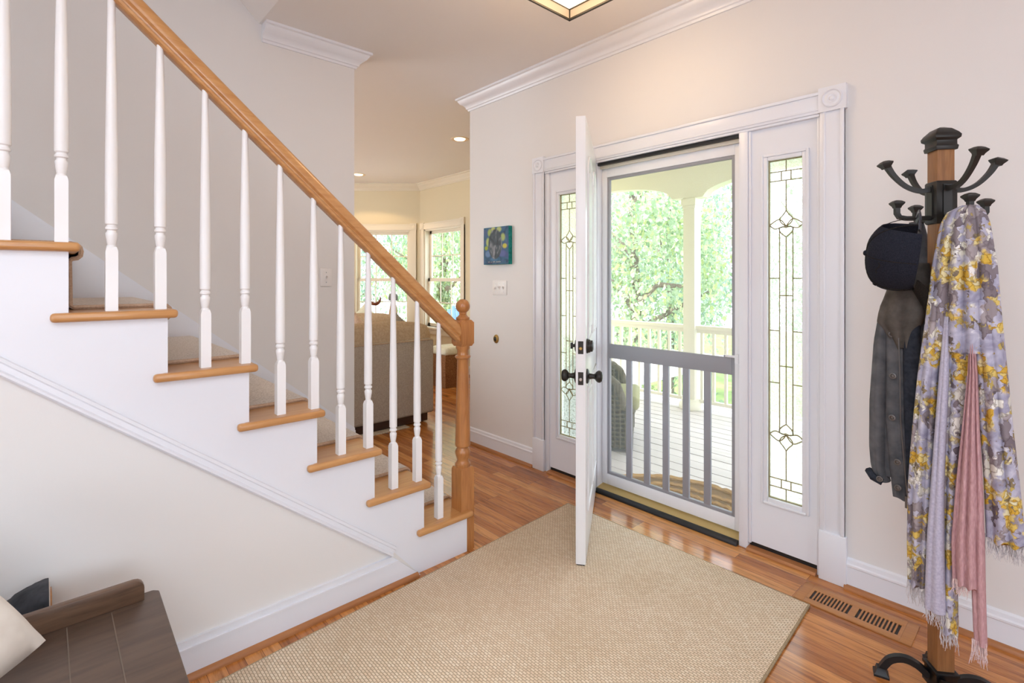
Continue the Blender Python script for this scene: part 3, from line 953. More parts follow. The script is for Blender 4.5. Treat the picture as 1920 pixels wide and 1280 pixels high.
def sidelight(name, label, xa, xb, cx):
    t = thing(name, label, 'sidelight window', (cx, D, 0), kind='structure')
    y0 = D + 0.012
    mb = MB()
    g = 0.076
    mb.box(xa, cx - g, y0, y0 + 0.045, 0.036, 2.026); mb.box(cx + g, xb, y0, y0 + 0.045, 0.036, 2.026)
    mb.box(cx - g, cx + g, y0, y0 + 0.045, 0.036, 0.272); mb.box(cx - g, cx + g, y0, y0 + 0.045, 1.868, 2.026)
    mb.build('panel', M['trim'], t)
    mb = MB()
    ring_frame(mb, cx - 0.105, cx + 0.105, 0.243, 1.897, 0.012, y0 - 0.012, y0 + 0.002)
    ring_frame(mb, cx - 0.094, cx + 0.094, 0.254, 1.886, 0.019, y0 - 0.007, y0 + 0.01)
    mb.build('glazing_moulding', M['trim'], t, bevel=0.003)
    mb = MB(); mb.box(cx - g, cx + g, y0 + 0.020, y0 + 0.026, 0.272, 1.868)
    mb.build('glass', M['sl_glass'], t, label='textured leaded glass')
    mb = MB()
    for L in came_lines(cx):
        mb.tube([(a, y0 + 0.017, b) for a, b in L], 0.0027, 6)
    ring_frame(mb, cx - g, cx + g, 0.272, 1.868, 0.005, y0 + 0.010, y0 + 0.020)
    mb.build('lead_came', M['came'], t, label='brass came tracery')
    mb = MB(); mb.box(xa, xb, y0 + 0.006, y0 + 0.03, 0.004, 0.036)
    mb.build('bottom_seal', M['rubber'], t, label='black seal under the panel')
    mb = MB(); mb.extr([(-0.030, 0), (-0.030, 0.006), (-0.022, 0.014), (0.02, 0.016), (0.02, 0)], (xa, D + 0.004, 0), (0, 1, 0), (0, 0, 1), (1, 0, 0), xb - xa)
    mb.build('oak_sill', M['shoe'], t)
sidelight('window_1', 'leaded glass sidelight left of the front door, half hidden by the open door', -2.39, -2.07, -2.232)
sidelight('window_2', 'leaded glass sidelight right of the screen door', -1.062, -0.762, -0.8995)

# ---- screen door
t = thing('door_2', 'white screen door with grey inner frame and five lower bars', 'screen door', (-1.54, D + 0.06, 0), kind='structure')
ys = D + 0.050
xa, xb = -1.945, -1.150
mb = MB()
mb.box(-1.982, xa, ys, ys + 0.028, 0.04, 2.012); mb.box(xb, -1.106, ys, ys + 0.028, 0.04, 2.012)
mb.box(xa, xb, ys, ys + 0.028, 1.936, 2.012); mb.box(xa, xb, ys, ys + 0.028, 0.04, 0.104)
mb.build('outer_frame', M['white_metal'], t, bevel=0.002)
mb = MB()
ring_frame(mb, xa, xb, 0.104, 1.936, 0.017, ys + 0.004, ys + 0.024)
mb.box(xa + 0.017, xb - 0.017, ys + 0.004, ys + 0.022, 0.821, 0.908)
mb.build('inner_frame', M['grey_frame'], t, bevel=0.002)
for x in (-1.789, -1.666, -1.544, -1.421, -1.299):
    mb = MB(); mb.box(x - 0.0185, x + 0.0185, ys + 0.005, ys + 0.021, 0.12, 0.822)
    mb.build('bar', M['grey_frame'], t, bevel=0.002)
mb = MB(); mb.box(xa + 0.01, xb - 0.01, ys + 0.0225, ys + 0.0232, 0.11, 1.93)
mb.build('screen_mesh', M['screen'], t, label='fine insect screen')
mb = MB()
mb.box(-1.20, -1.128, ys - 0.016, ys - 0.008, 0.912, 0.924); mb.box(-1.142, -1.122, ys - 0.02, ys, 0.885, 0.93); mb.box(-1.2, -1.19, ys - 0.016, ys, 0.912, 0.922)
mb.build('latch', M['white_metal'], t, bevel=0.002)

# ---- open front door
DR = radians(-54.9)
t = thing('door_1', 'white panelled front door standing open with black knobs', 'door', (-1.984, 2.521, 0), DR, kind='structure')
DW, DT = 0.871, 0.045
mb = MB(); mb.box(0.0, DW, -DT, 0, 0.016, 2.047)
mb.build('door_leaf', M['door'], t, local=True, bevel=0.002)
for side in (1, -1):
    for (pa, pb, za, zb, arch) in ((0.11, 0.40, 0.22, 0.80, 0), (0.47, 0.76, 0.22, 0.80, 0), (0.11, 0.40, 1.02, 1.80, 1), (0.47, 0.76, 1.02, 1.80, 1)):
        yy = 0.0 if side > 0 else -DT
        pts = [(pa, yy, za), (pb, yy, za), (pb, yy, zb)]
        if arch:
            for q in range(1, 9):
                a = pi * q / 9
                pts.append(((pa + pb) / 2 + (pb - pa) / 2 * cos(a), yy, zb + 0.11 * sin(a)))
        pts += [(pa, yy, zb), (pa, yy, za)]
        mb = MB()
        mb.tube(pts, 0.009, 8)
        inner = [(((x - (pa + pb) / 2) * 0.78 + (pa + pb) / 2), ((z - (za + zb) / 2) * 0.86 + (za + zb) / 2)) for x, _, z in pts[:-1]]
        mb.extr([(x, z) for x, z in inner], (0, yy - 0.001 * side, 0), (1, 0, 0), (0, 0, 1), (0, side, 0), 0.008)
        mb.build('panel_moulding', M['door'], t, local=True)
mb = MB(); mb.box(0.004, DW - 0.002, -DT + 0.004, -0.004, 0.006, 0.018)
mb.build('door_sweep', M['rubber'], t, local=True)
def rosed(mb, prof, x, z, side):
    y = 0.0 if side > 0 else -DT
    T = Matrix.Translation((x, y, z)) @ Matrix.Rotation(radians(-90 * side), 4, 'X')
    mb.lathe(prof, T=T, seg=24)
KX, KZ, BZ = 0.806, 0.858, 0.998
for side in (1, -1):
    mb = MB()
    rosed(mb, [(0.034, 0), (0.034, 0.006), (0.028, 0.010), (0.014, 0.013), (0.011, 0.030), (0.013, 0.038), (0.022, 0.044), (0.028, 0.053), (0.028, 0.061), (0.021, 0.070), (0.008, 0.073)], KX, KZ, side)
    mb.build('door_knob', M['bronze'], t, local=True, label='dark bronze door knob')
mb = MB(); rosed(mb, [(0.034, 0), (0.034, 0.006), (0.031, 0.009), (0.030, 0.016), (0.027, 0.018), (0.026, 0.027), (0.018, 0.031)], KX, BZ, 1)
mb.build('deadbolt_cylinder', M['bronze'], t, local=True)
mb = MB(); rosed(mb, [(0.030, 0), (0.030, 0.005), (0.024, 0.009), (0.008, 0.011), (0.007, 0.022)], KX, BZ, -1)
mb.box(KX - 0.006, KX + 0.006, -DT - 0.030, -DT - 0.018, BZ - 0.014, BZ + 0.014)
mb.build('thumb_turn', M['bronze'], t, local=True)
for z, m2, nm in ((KZ, 'steel', 'latch_plate'), (BZ, 'brass', 'bolt_plate')):
    mb = MB(); mb.box(DW - 0.001, DW + 0.0015, -0.034, -0.010, z - 0.029, z + 0.029)
    T = Matrix.Translation((DW + 0.001, -0.022, z - 0.004)) @ Matrix.Rotation(radians(90), 4, 'Y')
    pl = mb.build(nm, M['bronze'], t, local=True, label='dark plate on the door edge')
    mb = MB(); mb.lathe([(0.0075, 0), (0.0075, 0.003), (0.005, 0.005)], T=T, seg=16)
    q = mb.build('bolt', M[m2], pl, local=True)

# ================================================================== WALL FITTINGS
c = (-2.900, D - 0.018, 1.556)
t = thing('canvas_painting', 'small square painting of a dark egg shape with teal sides', 'painting', (c[0], D - 0.036, c[2]))
mb = MB(); mb.box(-0.143, 0.143, 0.001, 0.035, -0.140, 0.140)
mb.build('canvas_body', M['teal'], t, local=True, bevel=0.002)
mb = MB(); mb.box(-0.141, 0.141, -0.0006, 0.002, -0.138, 0.138)
cv = mb.build('painted_face', M['art'], t, local=True)
mb = MB()
rr = random.Random(3)
x = -0.085
while x < 0.055:
    wd = rr.uniform(0.004, 0.009)
    h = rr.uniform(0.005, 0.010)
    mb.tube([(x, -0.0012, -0.124), (x + wd * 0.4, -0.0012, -0.124 + h), (x + wd, -0.0012, -0.124)], 0.0009, 5)
    x += wd + rr.choice((0.002, 0.003, 0.012))
mb.build('signature', M['plate'], cv, local=True, label='small white painted signature')

def switch_plate(name, label, T, w, h, toggles):
    o = thing(name, label, 'light switch')
    o.matrix_world = T
    mb = MB(); mb.box(-w / 2, w / 2, -0.006, 0, -h / 2, h / 2)
    mb.build('plate', M['plate'], o, local=True, bevel=0.003)
    for i, (x, up) in enumerate(toggles):
        mb = MB()
        mb.box(x - 0.010, x + 0.010, -0.0065, -0.005, -0.016, 0.016)
        mb.extr([(0, -0.008), (0, 0.008), (-0.016, 0.010 * up + 0.003), (-0.016, 0.010 * up - 0.003)], (x - 0.0045, -0.006, 0), (0, 1, 0), (0, 0, 1), (1, 0, 0), 0.009)
        mb.build('toggle', M['plate'], o, local=True, bevel=0.001)
        for zz in (-0.030, 0.030):
            mb = MB(); mb.lathe([(0.0035, 0), (0.003, 0.0015)], T=Matrix.Translation((x, -0.0062, zz)) @ Matrix.Rotation(radians(90), 4, 'X'), seg=10)
            mb.build('screw', M['steel'], o, local=True)
    return o
switch_plate('light_switch', 'white three toggle switch plate below the painting', Matrix.Translation((-2.895, D, 1.242)), 0.160, 0.108, ((-0.046, -1), (0, 1), (0.046, 1)))
switch_plate('light_switch', 'white single switch plate on the stair wall', Matrix.Translation((WX, 1.285, 1.318)) @ Matrix.Rotation(radians(90), 4, 'Z'), 0.074, 0.113, ((0, 1),))
t = thing('wall_grommet', 'small oval brass fitting low on the wall below the switches', 'wall fitting', (-2.934, D, 0.856))
T = Matrix.Rotation(radians(90), 4, 'X')
mb = MB(); mb.lathe([(0.026, 0), (0.026, 0.006), (0.022, 0.013), (0.015, 0.016), (0.013, 0.010)], T=T, seg=28, sy=1.25)
mb.build('brass_rim', M['brass'], t, local=True)
mb = MB(); mb.lathe([(0.0135, 0), (0.0135, 0.012), (0.010, 0.016), (0.004, 0.017)], T=T, seg=20, sy=1.25)
mb.build('dark_centre', M['black'], t, local=True, label='dark oval centre')

# ================================================================== CEILING LIGHTS
LX, LYY = -1.54, 1.79
t = thing('ceiling_light', 'square glass lantern with dark metal frame on the hall ceiling', 'ceiling light', (LX, LYY, 2.6))
a, za, zb = 0.182, 2.615, 2.672
mb = MB()
for z, h in ((za, 0.008), (zb - 0.006, 0.006)):
    ring_y = ((LX - a, LX + a, LYY - a, LYY - a + 0.013), (LX - a, LX + a, LYY + a - 0.013, LYY + a), (LX - a, LX - a + 0.010, LYY - a + 0.010, LYY + a - 0.010), (LX + a - 0.010, LX + a, LYY - a + 0.010, LYY + a - 0.010))
    for (x0, x1, y0, y1) in ring_y:
        mb.box(x0, x1, y0, y1, z, z + h)
for sx in (-1, 1):
    for sy in (-1, 1):
        cx, cy = LX + sx * (a - 0.006), LYY + sy * (a - 0.006)
        mb.box(cx - 0.006, cx + 0.006, cy - 0.006, cy + 0.006, za, zb)
mb.build('frame', M['bronze'], t)
for k in range(4):
    T = Matrix.Translation((LX, LYY, 0)) @ Matrix.Rotation(k * pi / 2, 4, 'Z')
    mb = MB(); mb.box(-a + 0.012, a - 0.012, a - 0.007, a - 0.004, za + 0.008, zb - 0.004, T=T)
    mb.build('side_pane', M['lantern_glass'], t, label='glowing side pane')
mb = MB(); mb.box(LX - a + 0.008, LX + a - 0.008, LYY - a + 0.008, LYY + a - 0.008, zb - 0.001, zb + 0.003)
mb.build('diffuser', M['lantern_bright'], t, label='bright diffuser')
mb = MB(); mb.lathe([(0.065, 2.676), (0.07, 2.70), (0.07, CZ)], (LX, LYY, 0), 28)
mb.build('ceiling_canopy', M['bronze'], t)
light('lantern_glow', 'POINT', (LX, LYY, 2.56), (0, 0, 0), 11, (1, 0.72, 0.45), 0.12)

rec = thing('recessed_light', 'recessed ceiling light above the living room near the door wall corner', 'ceiling light', (-4.26, 3.17, CZ), group='recessed lights of the living room')
mb = MB(); mb.lathe([(0.060, -0.001), (0.085, -0.008), (0.092, -0.006), (0.094, 0.0), (0.06, 0.002)], seg=32)
mb.build('trim_ring', M['can'], rec, local=True)
mb = MB(); mb.lathe([(0.058, -0.001), (0.05, -0.010), (0.02, -0.016)], seg=24)
mb.build('bulb', M['bulb'], rec, local=True, label='glowing bulb')
copy_tree(rec, (-6.66, 3.22, CZ), 0, 'recessed ceiling light in the living room beside the edge of the stair wall')
light('recessed_glow', 'SPOT', (-4.26, 3.17, CZ - 0.03), (0, 0, 0), 16, (1, 0.74, 0.45), 0.05).data.spot_size = radians(120)
light('recessed_glow', 'SPOT', (-6.66, 3.22, CZ - 0.03), (0, 0, 0), 26, (1, 0.70, 0.40), 0.05).data.spot_size = radians(130)

# ================================================================== RUG, VENT
mb = MB()
mb.extr([(-1.968, 2.243), (-0.709, 2.255), (-0.592, 0.27), (-1.852, 0.262)], (0, 0, 0.001), (1, 0, 0), (0, 1, 0), (0, 0, 1), 0.011)
rug = mb.build('area_rug', M['rug'], bevel=0.004)
tag(rug, 'tan woven sisal rug on the hall floor under the open door', 'rug')
mb = MB()
mb.tube([(-1.968, 2.243, 0.007), (-0.709, 2.255, 0.007), (-0.592, 0.27, 0.007), (-1.852, 0.262, 0.007), (-1.968, 2.243, 0.007)], 0.006, 6)
mb.build('bound_edge', M['rug_edge'], rug, label='darker bound edge')

t = thing('floor_vent', 'flush oak floor vent with two rows of slots beside the rug corner', 'floor vent', (-0.58, 2.35, 0))
mb = MB()
X0, X1, Y0, Y1 = -0.774, -0.386, 2.276, 2.43
s0, s1 = 2.311, 2.388
mb.box(X0, X0 + 0.035, Y0, Y1, 0, 0.005); mb.box(X1 - 0.035, X1, Y0, Y1, 0, 0.005)
mb.box(X0 + 0.035, X1 - 0.035, Y0, s0, 0, 0.005); mb.box(X0 + 0.035, X1 - 0.035, s1, Y1, 0, 0.005)
mb.build('vent_frame', M['vent'], t, bevel=0.001)
mb = MB(); mb.box(X0 + 0.035, X1 - 0.035, s0, s1, 0.0003, 0.0012)  # black sheet: shade of the slots put into the colour
mb.build('slot_shade', M['rubber'], t, label='black sheet standing in for the shade inside the slots')
mb = MB()
mb.box(X0 + 0.035, -0.727, s0, s1, 0.0012, 0.005); mb.box(-0.591, -0.568, s0, s1, 0.0012, 0.005); mb.box(-0.432, X1 - 0.035, s0, s1, 0.0012, 0.005)
for (xa_, xb_, n_) in ((-0.727, -0.591, 11), (-0.568, -0.432, 11)):
    p_ = (xb_ - xa_) / n_
    for i in range(n_ - 1):
        xx = xa_ + p_ * (i + 1)
        mb.box(xx - 0.0028, xx + 0.0028, s0, s1, 0.0012, 0.005)
mb.build('slats', M['vent'], t)

# ================================================================== BENCH, PILLOW, LOG
t = thing('bench', 'dark walnut bench with low back rail against the under-stair panel', 'bench', (-1.55, -0.3, 0))
BZT = 0.42
mb = MB()
mb.extr([(-1.778, -1.1), (-1.778, 0.232), (-1.765, 0.246), (-1.24, 0.238), (-1.24, -1.1)], (0, 0, BZT - 0.034), (1, 0, 0), (0, 1, 0), (0, 0, 1), 0.034)
mb.build('seat', M['bench'], t, bevel=0.004)
mb = MB()
for yy in (0.045, 0.135):
    mb.box(-1.73, -1.25, yy - 0.0012, yy + 0.0012, BZT - 0.001, BZT + 0.0008)
mb.build('plank_seams', M['seam'], t, label='pale seams across the seat')
mb = MB()
pts = [(-1.05, BZT), (0.208, BZT), (0.208, BZT + 0.035)] + [(0.185 + 0.023 * cos(a), BZT + 0.035 + 0.023 * sin(a)) for a in [radians(q) for q in (15, 40, 65, 90)]] + [(-1.05, BZT + 0.058)]
mb.extr(pts, (-1.757, 0, 0), (0, 1, 0), (0, 0, 1), (1, 0, 0), 0.022)
mb.build('back_rail', M['bench_rail'], t, bevel=0.002)
for (x, y) in ((-1.74, 0.19), (-1.30, 0.19), (-1.74, -1.05), (-1.30, -1.05)):
    mb = MB(); mb.box(x - 0.024, x + 0.024, y - 0.024, y + 0.024, 0.0, BZT - 0.033)
    mb.build('leg', M['bench'], t, bevel=0.003)
mb = MB()
mb.box(-1.73, -1.715, -1.03, 0.17, BZT - 0.095, BZT - 0.033); mb.box(-1.315, -1.30, -1.03, 0.17, BZT - 0.095, BZT - 0.033)
mb.build('apron', M['bench'], t)
e1 = Vector((-0.48, -0.55, 0.68)).normalized()
e2 = Vector((0.68, -0.725, -0.11)); e2 = (e2 - e1 * e2.dot(e1)).normalized()
e3 = e2.cross(e1)
pc_ = Vector((-1.515, -0.262, 0.618))
T = Matrix(((e1.x, e3.x, e2.x, pc_.x), (e1.y, e3.y, e2.y, pc_.y), (e1.z, e3.z, e2.z, pc_.z), (0, 0, 0, 1)))
mb = MB(); mb.pillow(0.44, 0.44, 0.13, T, 20, 0.06, rnd=0.05)
tag(mb.build('throw_pillow', M['pillow'], weld=True, angle=70), 'cream pillow with faint pattern leaning on the walnut bench', 'pillow')
t = thing('half_log', 'black barked half log with orange cut face behind the bench', 'log', (-1.868, -0.06, 0))
rings = []
rr = random.Random(5)
off = [rr.uniform(-0.005, 0.005) for _ in range(20)]
for z in [0, 0.1, 0.2, 0.3, 0.40, 0.455, 0.480, 0.494, 0.500]:
    k = 1.0 if z < 0.44 else sqrt(max(0.05, 1 - ((z - 0.44) / 0.0605) ** 2))
    ring = []
    for i in range(20):
        a = pi + pi * i / 19
        r_ = (0.078 + off[i] + rr.uniform(-0.003, 0.003)) * (0.45 + 0.55 * k)
        ring.append((-1.868 + r_ * cos(a) * 1.0, 0.012 + 1.5 * r_ * sin(a) * (0.4 + 0.6 * k), z * 0.965))
    rings.append(ring)
MB().loft(rings).build('bark', M['bark'], t, label='black rough bark')
fr, rm = [], []
for z in [0, 0.2, 0.38, 0.44, 0.47, 0.485]:
    k = 1.0 if z < 0.43 else sqrt(max(0.05, 1 - ((z - 0.43) / 0.0575) ** 2))
    z *= 0.965
    fr.append([(-1.868 - 0.066 * k, 0.012, z), (-1.868 + 0.066 * k, 0.012, z), (-1.868 + 0.060 * k, 0.018, z), (-1.868 - 0.060 * k, 0.018, z)])
    rm.append([(-1.868 - 0.080 * k, 0.008, z * 1.025), (-1.868 + 0.080 * k, 0.008, z * 1.025), (-1.868 + 0.078 * k, 0.0145, z * 1.025), (-1.868 - 0.078 * k, 0.0145, z * 1.025)])
MB().loft(rm).build('pale_rim', M['cut_rim'], t, label='pale rim of the cut face')
MB().loft(fr).build('cut_face', M['cut'], t, label='orange cut face')

# ================================================================== COAT RACK
RC = Vector((-0.28, 2.094, 0))  # whole rack and its hanging clothes were pulled nearer by scaling about the camera
PH = radians(-51)
t = thing('coat_rack', 'oak coat rack with black metal arms and hooks by the front wall', 'coat rack', RC, PH)
def sqp(prof):            # square section turned so that the faces look along the arms
    return [(r_ * r2, z) for r_, z in prof]
mb = MB(); mb.lathe(sqp([(0.0245, 0.03), (0.0245, 1.735)]), (0, 0, 0), 4, pi / 4)
mb.build('post', M['post_wood'], t, local=True, bevel=0.002)
mb = MB(); mb.lathe(sqp([(0.030, 1.712), (0.032, 1.724), (0.029, 1.728), (0.029, 1.742), (0.036, 1.748), (0.037, 1.757), (0.032, 1.766), (0.020, 1.780), (0.006, 1.787)]), (0, 0, 0), 4, pi / 4)
mb.build('finial_cap', M['bronze'], t, local=True, bevel=0.001)
mb = MB(); mb.lathe(sqp([(0.026, 1.482), (0.029, 1.486), (0.029, 1.612), (0.026, 1.616)]), (0, 0, 0), 4, pi / 4)
mb.build('collar', M['bronze'], t, local=True, bevel=0.001)
for k in range(4):
    T = Matrix.Rotation(k * pi / 2, 4, 'Z')
    mb = MB()
    path = catmull([(0.027, 0, 1.594), (0.06, 0, 1.588), (0.10, 0, 1.604), (0.135, 0, 1.638), (0.156, 0, 1.672)], 5)
    mb.tube(path, [0.0115 - 0.003 * sin(pi * i / (len(path) - 1)) for i in range(len(path))], 4, T=T)
    tip = Matrix.Translation((0.158, 0, 1.668)) @ Matrix.Rotation(radians(14), 4, 'Y')
    mb.lathe(sqp([(0.009, -0.006), (0.011, 0.000), (0.016, 0.008), (0.017, 0.012), (0.009, 0.018), (0.003, 0.020)]), seg=4, a0=pi / 4, T=T @ tip)
    mb.box(0.027, 0.033, -0.012, 0.012, 1.50, 1.604, T=T)
    mb.build('upper_arm', M['bronze'], t, local=True)
    mb = MB()
    mb.tube([(0.027, 0, 1.502), (0.10, 0, 1.502), (0.119, 0, 1.506), (0.126, 0, 1.518), (0.126, 0, 1.545)], 0.0095, 4, T=T)
    mb.lathe(sqp([(0.008, 1.535), (0.010, 1.541), (0.0155, 1.549), (0.016, 1.553), (0.009, 1.559), (0.003, 1.561)]), (0.126, 0, 0), 4, pi / 4, T=T)
    mb.build('hook', M['bronze'], t, local=True)
    mb = MB()
    T = Matrix.Rotation(k * pi / 2 - radians(22), 4, 'Z')
    path = catmull([(0.03, 0, 0.045), (0.060, 0, 0.068), (0.095, 0, 0.075), (0.130, 0, 0.058), (0.152, 0, 0.022)], 5)
    mb.tube(path, 0.0135, 4, T=T)
    mb.lathe(sqp([(0.021, 0.0), (0.021, 0.006), (0.015, 0.012), (0.012, 0.026)]), (0.154, 0, 0), 4, pi / 4, T=T)
    mb.build('foot', M['black'], t, local=True)
mb = MB(); mb.lathe(sqp([(0.034, 0.022), (0.034, 0.030), (0.030, 0.036), (0.030, 0.070), (0.034, 0.076), (0.034, 0.084), (0.026, 0.086)]), (0, 0, 0), 4, pi / 4)
mb.build('base_socket', M['black'], t, local=True, bevel=0.001)

# ---- baseball cap on the left front hook
ax = Vector((-0.95, -0.26, 0.10)).normalized()        # crown points left
dn = Vector((0.20, 0.42, -1.0)); dn = (dn - ax * dn.dot(ax)).normalized()
sd = ax.cross(dn).normalized()
O = Vector((-0.325, 1.990, 1.380))
CT = Matrix(((dn.x, sd.x, ax.x, O.x), (dn.y, sd.y, ax.y, O.y), (dn.z, sd.z, ax.z, O.z), (0, 0, 0, 1)))
cap_o = thing('baseball_cap', 'black baseball cap hanging by its strap from the left hooks', 'cap', tuple(O))
WM[cap_o] = Matrix.Translation(O)
def cap_pt(a, e, grow=0.0):
    # a: azimuth (0 = brim side), e: 0 rim .. 1 top
    rx = 0.110 + grow + (0.022 * max(0.0, -cos(a)) ** 2 * (1 - 0.6 * e))
    ryy = 0.080 + grow
    h = 0.128 + grow
    ee = e * pi / 2
    rr_ = cos(ee) ** 0.72
    front = 0.020 * max(0, cos(a)) * sin(2 * ee)
    return Vector(((rx * rr_ + front) * cos(a), ryy * rr_ * sin(a), h * sin(ee) ** 0.95))
rings = []
NA = 40
for i in range(14):
    e = i / 13 * 0.995
    ring = []
    for k in range(NA):
        a_ = 2 * pi * k / NA
        p = cap_pt(a_, e)
        back = max(0.0, -cos(a_) - 0.72) / 0.28        # arched opening above the strap
        if e < 0.55 and back > 0:
            p2 = cap_pt(a_, 0.55 * sqrt(min(1, back)))
            p = p2 if e < 0.55 * sqrt(min(1, back)) else p
        ring.append(CT @ p)
    rings.append(ring)
mb = MB(); mb.loft(rings, caps=False)
crown = mb.build('crown', M['cap'], cap_o, angle=80)
sm = crown.modifiers.new('thickness', 'SOLIDIFY'); sm.thickness = 0.003; sm.offset = -1
mb = MB()
for k in range(6):
    a_ = pi / 6 + k * pi / 3
    mb.tube([CT @ cap_pt(a_, e, 0.0005) for e in [0.02 + 0.96 * i / 12 for i in range(13)]], 0.0013, 5)
mb.build('panel_seams', M['cap_in'], cap_o)
mb = MB(); mb.lathe([(0.009, -0.002), (0.009, 0.004), (0.006, 0.008), (0.002, 0.009)], (0, 0, 0.127), 14, T=CT)
mb.build('top_button', M['cap'], cap_o)
vs, fs = [], []
nb = 12
for s_ in (0, 1):
    for i in range(nb + 1):
        a_ = radians(-62 + 124 * i / nb)
        for j in range(6):
            q = j / 5
            base = cap_pt(a_, 0.0)
            ext = 0.084 * q * max(0, cos(a_ * 1.25)) ** 0.6
            y_ = base.y * (1 + 0.05 * q)
            zz = -0.004 - 0.052 * q - 0.030 * q * (abs(y_) / 0.08) ** 2 * -0.6 - s_ * 0.003
            vs.append(CT @ Vector((base.x + ext, y_, zz)))
    off_ = s_ * (nb + 1) * 6
    for i in range(nb):
        for j in range(5):
            fs.append((off_ + i * 6 + j, off_ + (i + 1) * 6 + j, off_ + (i + 1) * 6 + j + 1, off_ + i * 6 + j + 1))
n6 = (nb + 1) * 6
for i in range(nb):
    fs.append((i * 6 + 5, (i + 1) * 6 + 5, n6 + (i + 1) * 6 + 5, n6 + i * 6 + 5))
MB().add(vs, fs).build('brim', M['cap_in'], cap_o, label='dark curved brim', angle=60)
mb = MB()
sp = [CT @ (cap_pt(pi + radians(q), 0.0, 0.002) + Vector((0, 0, 0.008))) for q in range(-40, 41, 8)]
mb.tube(sp, 0.012, 8, flat=0.25)
mb.build('back_strap', M['cap_strap'], cap_o)
for a_ in (radians(60), radians(-60), radians(0)):
    mb = MB(); mb.tube([CT @ cap_pt(a_ + radians(q * 4), 0.52 + 0.03 * sin(radians(q * 60)), 0.001) for q in range(0, 7)], 0.0012, 5)
    mb.build('eyelet', M['cap_in'], cap_o)

# ---- draped cloth
def drape(mb, tab, z0, z1, nz, pleats, amp, phase=0.0, nu=28, mi=0, hem=0.0, yback=0.010, seed=1):
    """closed hanging fold: tab [(z, xl, xr, ymid, depth)]"""
    rr = random.Random(seed)
    rings = []
    for i in range(nz + 1):
        z = z0 + (z1 - z0) * i / nz
        xl, xr, ym, dp = lerp_tab(tab, z)
        ring = []
        grow = min(1.0, 0.35 + 1.4 * i / nz)
        for k in range(nu + 1):
            s = k / nu
            x = xl + (xr - xl) * s
            bow = sin(pi * s) ** 0.6
            ph = 2 * pi * pleats * s + phase + 0.5 * sin(z * 5 + phase)
            pl = (abs(cos(ph / 2)) ** 0.8 - 0.5) * amp * grow
            y = ym - dp / 2 * bow - pl
            zz = z + (hem * sin(ph * 1.0) if i == nz else 0)
            ring.append((x, y, zz))
        for k in range(nu, -1, -1):
            s = k / nu
            x = xl + (xr - xl) * s
            ring.append((x, ym + dp / 2 * sin(pi * s) ** 0.6 + yback + 0.4 * amp * cos(2 * pi * pleats * s), z))
        rings.append(ring)
    mb.loft(rings, mi=mi)

def fringe(mb, x0, x1, y, z, L, n, seed, spread=0.004):
    rr = random.Random(seed)
    for i in range(n):
        x = x0 + (x1 - x0) * (i + rr.random()) / n
        l_ = L * rr.uniform(0.6, 1.15)
        yy = y + rr.uniform(-0.006, 0.006)
        mb.tube([(x, yy, z + 0.006), (x + rr.uniform(-spread, spread), yy, z - l_ * 0.5), (x + rr.uniform(-2 * spread, 2 * spread), yy + rr.uniform(-0.004, 0.004), z - l_)], [0.0013, 0.0010, 0.0005], 4)

# floral scarf over the right front hook
HZ = 1.548
sf = thing('floral_scarf', 'long grey and yellow floral scarf draped over the right hooks', 'scarf', (-0.20, 1.99, 1.5))
mb = MB()
top = [(1.522, -0.222, -0.182, 1.985, 0.050), (1.505, -0.252, -0.166, 1.982, 0.070), (1.47, -0.266, -0.156, 1.978, 0.080), (1.346, -0.284, -0.140, 1.972, 0.085), (1.185, -0.297, -0.130, 1.968, 0.085), (1.10, -0.306, -0.124, 1.968, 0.08)]  # scarf and jacket edge positions in these tables come from image pixels
drape(mb, top, 1.522, 1.10, 26, 4.5, 0.022, 0.6, 44)
A_ = [(1.25, -0.292, -0.244, 1.962, 0.05), (1.185, -0.298, -0.250, 1.958, 0.055), (1.022, -0.315, -0.266, 1.955, 0.055), (0.857, -0.328, -0.275, 1.955, 0.05), (0.691, -0.338, -0.282, 1.955, 0.045), (0.526, -0.341, -0.288, 1.957, 0.04), (0.37, -0.340, -0.294, 1.96, 0.035)]
drape(mb, A_, 1.25, 0.38, 34, 2.2, 0.016, 0.2, 24, hem=0.008)
C_ = [(1.25, -0.245, -0.190, 1.960, 0.05), (1.0, -0.250, -0.196, 1.955, 0.05), (0.85, -0.254, -0.208, 1.953, 0.045), (0.70, -0.257, -0.218, 1.953, 0.04), (0.55, -0.258, -0.226, 1.955, 0.04), (0.30, -0.262, -0.222, 1.958, 0.035), (0.2, -0.268, -0.225, 1.96, 0.03)]
drape(mb, C_, 1.25, 0.275, 34, 1.6, 0.014, 1.0, 20, hem=0.006)
D_ = [(1.25, -0.200, -0.134, 1.962, 0.055), (1.05, -0.182, -0.119, 1.957, 0.06), (0.90, -0.176, -0.108, 1.955, 0.06), (0.76, -0.168, -0.096, 1.955, 0.06), (0.62, -0.164, -0.085, 1.957, 0.055), (0.5, -0.162, -0.076, 1.96, 0.05)]
drape(mb, D_, 1.25, 0.585, 26, 2.4, 0.016, 0.3, 28, hem=0.006)
mb.build('printed_cloth', M['floral'], sf, angle=70)
mb = MB()
B_ = [(1.20, -0.252, -0.238, 1.938, 0.016), (1.028, -0.262, -0.240, 1.928, 0.03), (0.85, -0.272, -0.246, 1.924, 0.03), (0.70, -0.280, -0.250, 1.923, 0.03), (0.55, -0.289, -0.250, 1.925, 0.03), (0.40, -0.294, -0.248, 1.930, 0.03), (0.25, -0.298, -0.246, 1.935, 0.025)]
drape(mb, B_, 1.20, 0.335, 30, 1.2, 0.008, 0.4, 14)
mb.build('plain_underside', M['lavender'], sf, angle=70, label='plain lavender underside of the scarf')
